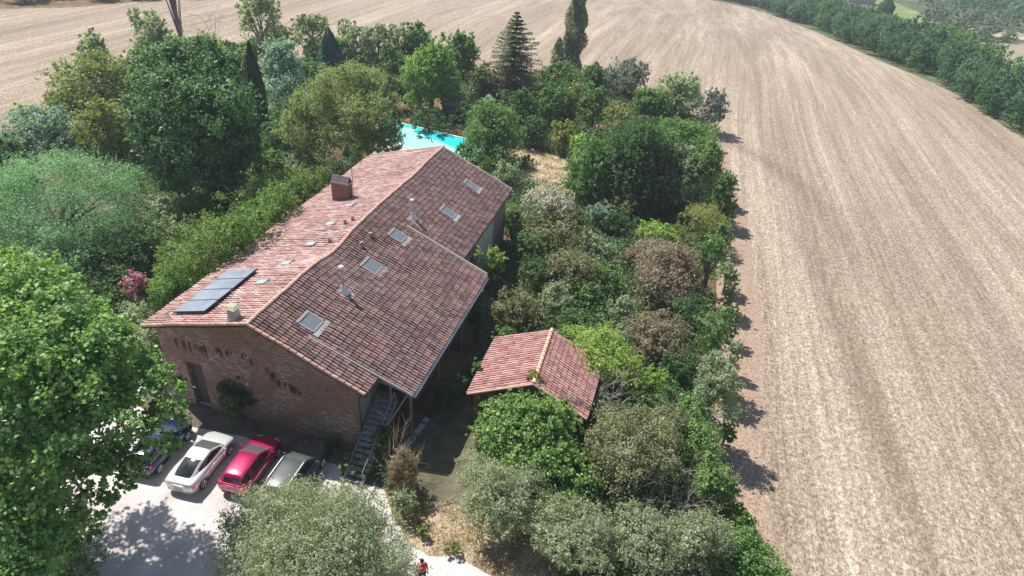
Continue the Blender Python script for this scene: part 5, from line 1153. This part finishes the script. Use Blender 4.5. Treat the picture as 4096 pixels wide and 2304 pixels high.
# bare trees
def bare(label, x, ybase, h, w, n, mat, name='bare_tree', rad=.09, depth=2, seed=0, up=1.0):
    rg = np.random.default_rng(50+seed); b = G(x, ybase); o = empty(name, b, 0, label, 'tree'); mb = MB()
    for i in range(n):
        a = 2*pi*i/n; twigs(mb, (cos(a)*w*.08, sin(a)*w*.08, 0), (cos(a)*w/h*.35, sin(a)*w/h*.35, up), h*rg.uniform(.7, 1), rad, depth, rg, .18 if up > .9 and w/h < .3 else .55)
    mb.build('branches', mat, o); return o
rg = np.random.default_rng(61); b_ = G(458, 112); o = empty('bare_poplar', b_, 0, 'bare lombardy poplar of thin upright branches at the top left', 'tree'); mb = MB()
for i in range(26):
    a = rg.random()*6.3; r0 = .2; r1 = rg.uniform(.3, 1.5); z0 = rg.uniform(0, 5); z1 = rg.uniform(9, 17); pts = [(cos(a)*r0, sin(a)*r0, z0)]
    for q_ in (.3, .6, 1): pts.append((cos(a)*r1*min(1, q_*1.6)+rg.normal()*.08, sin(a)*r1*min(1, q_*1.6)+rg.normal()*.08, z0+(z1-z0)*q_))
    mb.tube(pts, [.12, .09, .06, .02], 4)
mb.tube([(0, 0, 0), (0, 0, 14)], [.3, .05], 6); mb.build('branches', plain('bare_brown', (.14,.10,.10), .9, var=.3), o)
bare('small leafless tree right of the bare poplar', 535, 118, 6, 3, 3, plain('bare_grey', (.26,.22,.19), .9, var=.3), rad=.07, depth=3, seed=2)
bare('bare thin stems rising from the dark mass at the right', 1762, 400, 6.5, 2.0, 5, BARKG, rad=.05, depth=2, seed=3)
bare('bare grey branches beside the small tiled house', 1525, 1075, 3.2, 4, 6, DEADW, rad=.07, depth=3, seed=4, up=.8)
for i, (x, y, lb) in enumerate([(1690, 1230, 'heap of pale dead twigs at the lower right of the tangled thicket'), (1660, 1130, 'dead twigs poking from the right of the tangled thicket'), (1700, 1290, 'dark dead brush heap above the pale olive bush')]):
    bare(lb, x, y+35, 3.0, 5, 9, DEADW, 'dead_brush', .035, 3, 5+i, .6)
bare('dry upright stalks rising out of the tall weeds', 1015, 1215, 2.6, 2.2, 14, plain('stalk', (.42,.35,.20), .9, var=.3), 'dry_stalks', .02, 2, 9)

# ------------------------------------------------------------------ wood along the field, far woods
def crown_mesh(nm, pal, n, leaf, seed, rz=.85):
    rg = np.random.default_rng(seed); P, N = crown_pts(lobes((0, 0, .72), 1.0, rz, rg, 9, .58, .44), n, rg, .12, .10, -.75)
    me = quads_mesh(nm, leafquads(P, N, leaf, rg, 1.4)); me.materials.append(fol(pal)); return me
WM = [crown_mesh('crown', p, 5200, .082, 900+i, z) for i, (p, z) in enumerate([('wood', .8), ('wood', .9), ('wood2', .75), ('wood', .7), ('wood2', .85), ('mid', .8)])]
tm = MB(); tm.tube([(0, 0, -.3), (.02, 0, .5), (0, 0, 1.1)], [.05, .04, .015], 6); TMESH = bpy.data.meshes.new('trunk'); TMESH.from_pydata(tm.v, [], tm.f); TMESH.materials.append(BARK)
def wood_tree(x, y, r, k, label, group, rz=1.0, rg=random):
    z = float(terrain(x, y)); o = empty('wood_tree', (x, y, z), rg.uniform(0, 6.28), label, 'tree', group)
    for nm, me in (('crown', WM[k]), ('trunk', TMESH)):
        c = bpy.data.objects.new(nm, me); COL.objects.link(c); c.parent = o
    o.scale = (r, r, r*rz); return o
def scatter(poly, sp, n, seed, h=0):
    rg = random.Random(seed); P2 = [tuple(G(*p)[:2]) for p in poly]; x0, x1 = min(p[0] for p in P2), max(p[0] for p in P2); y0, y1 = min(p[1] for p in P2), max(p[1] for p in P2); out = []
    for _ in range(n):
        x, y = rg.uniform(x0, x1), rg.uniform(y0, y1)
        if not in_poly(np.array([x]), np.array([y]), P2)[0]: continue
        if all((x-a)**2+(y-b)**2 > sp*sp for a, b in out): out.append((x, y))
    return out
rw = random.Random(4)
strip = [(1745,-12),(1820,0),(1905,18),(2055,72),(2205,138),(2385,216),(2485,280),(2645,375),(2760,430),(2800,420),(2700,345),(2576,278),(2480,222),(2380,172),(2270,118),(2120,55),(1990,8),(1900,-20)]
for i, (x, y) in enumerate(scatter(strip, 5.0, 16000, 3)):
    wood_tree(x, y, rw.uniform(3.5, 5.2), rw.choice([0, 1, 2, 3, 0, 4, 5]), 'one of the dark green trees of the wood bordering the stubble field', 'trees of the wood along the field', rw.uniform(.9, 1.25), rw)
for i, (x, y) in enumerate(scatter([(-60,-14),(480,-30),(480,-6),(300,-2),(0,8),(-60,12)], 7, 900, 6)):
    wood_tree(x, y, rw.uniform(3.5, 4.8), rw.choice([0, 1, 3]), 'one of the trees at the top left beyond the field', 'trees at the far top left', 1.0, rw)
def mass(name, label, cat, pts, pal, n, leaf, rr, kind='stuff', rz=.9, seed=1):
    rg = np.random.default_rng(seed); Q = []
    for (x, y) in pts:
        r = rg.uniform(*rr); z = float(terrain(x, y)); P, N = crown_pts(lobes((0, 0, r*.75), r, r*rz, rg, 5, .5, .5), n, rg, .1, .12, -.2)
        Q.append(leafquads(P, N, leaf, rg, 1.4)+np.array([x, y, z]))
    o = link(name, quads_mesh(name, np.concatenate(Q)), fol(pal)); return tag(o, label, cat, None, kind)
fw = scatter([(2290,-12),(2330,28),(2420,65),(2520,84),(2640,100),(2900,90),(2900,-40),(2200,-45),(2150,-22)], 9, 4000, 9)
mass('far_wood', 'far off hazy wood covering the slope at the top right', 'wood', fw[::2], 'wood', 420, .95, (6, 8.5), seed=5)
mass('far_wood', 'second mix of paler trees in the far off wood at the top right', 'wood', fw[1::2], 'wood2', 420, .95, (5.5, 8), seed=6)
for i, (x, y) in enumerate(scatter([(2305,66),(2330,58),(2400,72),(2470,88),(2500,100),(2480,112),(2400,108),(2335,98)], 8.5, 500, 12)[:24]):
    z = float(terrain(x, y)); rg = np.random.default_rng(300+i); r = rg.uniform(4, 5.2); P, N = crown_pts(lobes((0, 0, r*.9), r, r*1.0, rg, 6, .5, .5), 600, rg, .1, .12, -.2)
    o = empty('silvery_willow', (x, y, z), 0, 'one of the silvery white leaved trees in the row at the top right', 'tree', 'silvery trees in a row at the top right')
    link('crown', quads_mesh('crown', leafquads(P, N, .8, rg, 1.4)), fol('silver'), o)
for i, (x, y) in enumerate(scatter([(2400,108),(2560,112),(2620,116),(2620,106),(2500,104)], 9, 300, 13)[:10]):
    wood_tree(x, y, rw.uniform(2.5, 3.2), 5, 'one of the low hedge bushes behind the pale far field', 'hedge bushes behind the far field', .8, rw)
column('meadow_poplar', 'dark upright tree on the green meadow at the top right', 2222, -5, 42, 14, 'wood', .5, 1.4, 2.0)
p = G(2165, 8); fh = empty('far_house', p, radians(-20), 'tiny distant house with brown roof among the woods at the top right', 'house')
mb = MB(); mb.box((0, 0, 2), (12, 7, 4)); mb.build('wall', plain('far_wall', (.45,.40,.38), .9), fh)
mb = MB(); mb.add([(-6.6, -4.2, 3.9), (6.6, -4.2, 3.9), (6.6, 4.2, 3.9), (-6.6, 4.2, 3.9), (-6.6, 0, 6.2), (6.6, 0, 6.2)], [(0, 1, 5, 4), (2, 3, 4, 5), (0, 4, 3), (1, 2, 5), (0, 3, 2, 1)]); mb.build('roof', plain('far_roof', (.22,.14,.14), .9), fh)
# ------------------------------------------------------------------ air
mb = MB(); mb.box((100, 850, 18.5), (3400, 2500, 83)); hz = mb.build('haze', None); hz.data.materials.clear()
t = NT('haze_air'); pv = t.n('ShaderNodeVolumePrincipled'); pv.inputs['Color'].default_value = (.80,.88,1.0,1); pv.inputs['Density'].default_value = .0005; pv.inputs['Anisotropy'].default_value = .2
t.l(pv.outputs[0], t.out.inputs['Volume']); hz.data.materials.append(t.m); hz['kind'] = 'stuff'; hz['label'] = 'thin bluish summer haze'
# ------------------------------------------------------------------ undergrowth covering the garden floor
rg = np.random.default_rng(77)
inner = [tuple(c[:2]) for c in catmull([G(*p) for p in INNER], 120)]+[(-120, 20), (-120, -10), (40, -10)]
HOLES = []
def hole(poly, world=False): HOLES.append([tuple(p[:2]) for p in (poly if world else [G(*q_) for q_ in poly])])
hole([to_w(-7.4, -.5), to_w(9.4, -.5), to_w(9.4, 15), to_w(7.0, 15.2), to_w(7.0, 28.6), to_w(-7.4, 28.6)], True)
hole([(-300,1900),(-500,1300),(-300,1020),(100,960),(420,960),(640,1075),(890,1130),(850,1215),(960,1215),(985,1290),(1030,1370),(1080,1400),(1150,1400),(1235,1450),(1330,1560),(1300,1900)])
hole([(1000,1190),(1060,1262),(1200,1265),(1330,1275),(1400,1400),(1420,1600),(1300,1530),(1235,1450),(1150,1400),(1080,1400),(1030,1370),(985,1290)])
hole([(1040,1085),(1080,1020),(1190,1010),(1215,1120),(1200,1265),(1060,1262),(985,1215)])
hole([(1255,400),(1330,370),(1420,400),(1480,470),(1440,500),(1400,490),(1300,450)])
hole([(940,290),(1250,365),(1260,440),(900,420),(930,340)]); hole([(990,230),(1150,250),(1180,340),(990,300)])
hole([(1.7-4.2, 28.8), (6, 27.5), (7, 34), (-1, 35.5)], True)
def cover(name, label, n, pal, lo, hi, size, seed, thresh):
    rg = np.random.default_rng(seed); X = rg.uniform(-75, 36, n*2); Y = rg.uniform(16, 125, n*2)
    k = in_poly(X, Y, inner)
    for h_ in HOLES: k &= ~in_poly(X, Y, h_)
    ph = np.sin(X*.33+1.3*np.sin(Y*.21+seed))+np.sin(Y*.41+1.7*np.sin(X*.27))+.5*np.sin(X*1.3+Y*.9+seed)
    k &= ph > thresh; X = X[k]; Y = Y[k]; ph = ph[k]
    Z = lo+(hi-lo)*rg.random(len(X))*np.clip((ph-thresh)*.7, .15, 1)+.02
    P = np.stack([X, Y, Z+terrain(X, Y)], 1); N = unit(np.array([0, 0, 1.0])+rg.normal(size=P.shape)*.6)
    tag(link(name, quads_mesh(name, leafquads(P, N, size, rg, 1.6)), fol(pal)), label, 'ground cover', None, 'stuff')
cover('undergrowth', 'dark green undergrowth covering the garden floor', 330000, 'dark', .0, 1.4, .27, 1, -1.6)
cover('undergrowth', 'lighter green undergrowth patches in the garden', 110000, 'mid', .1, .9, .2, 2, .2)
def tufts(name, label, poly, n, pal, hi, size, seed):
    rg = np.random.default_rng(seed); P2 = [tuple(G(*q_)[:2]) for q_ in poly]; xs_ = [q_[0] for q_ in P2]; ys_ = [q_[1] for q_ in P2]
    X = rg.uniform(min(xs_), max(xs_), n); Y = rg.uniform(min(ys_), max(ys_), n); k = in_poly(X, Y, P2) & (np.sin(X*2.1+np.sin(Y*1.7)*2)+np.sin(Y*2.6+X) > rg.normal(size=n)*.8-.4); X = X[k]; Y = Y[k]
    P = np.stack([X, Y, terrain(X, Y)+.03+hi*rg.random(len(X))**2], 1); N = unit(rg.normal(size=P.shape)+np.array([0, -.3, .3]))
    tag(link(name, quads_mesh(name, leafquads(P, N, size, rg, 5.0, axis=np.array([0, 0, 1.0]), jit=.7)), fol(pal)), label, 'dry grass', None, 'stuff')
tufts('dry_grass_tufts', 'straw coloured dry grass around the olive trunks', [(960,1215),(1060,1262),(1200,1265),(1330,1275),(1400,1400),(1420,1600),(1300,1530),(1235,1450),(1150,1400),(1080,1400),(1030,1370),(985,1290)], 26000, 'dry', .22, .16, 21)
tufts('dry_grass_tufts', 'pale dry grass on the straw path beyond the roof', [(1240,380),(1330,360),(1430,390),(1500,470),(1460,520),(1400,500),(1300,460)], 9000, 'dry', .35, .3, 22)
tufts('fallen_leaves', 'fallen leaves and weeds scattered over the gravel', [(180,1449),(240,1250),(440,1100),(640,1090),(860,1190),(960,1230),(1030,1370),(1150,1400),(1250,1470),(900,1500)], 1500, 'rust', .01, .10, 23)
cover('dry_weeds', 'dry straw coloured weeds scattered through the garden', 60000, 'dry', .0, .5, .18, 3, .5)
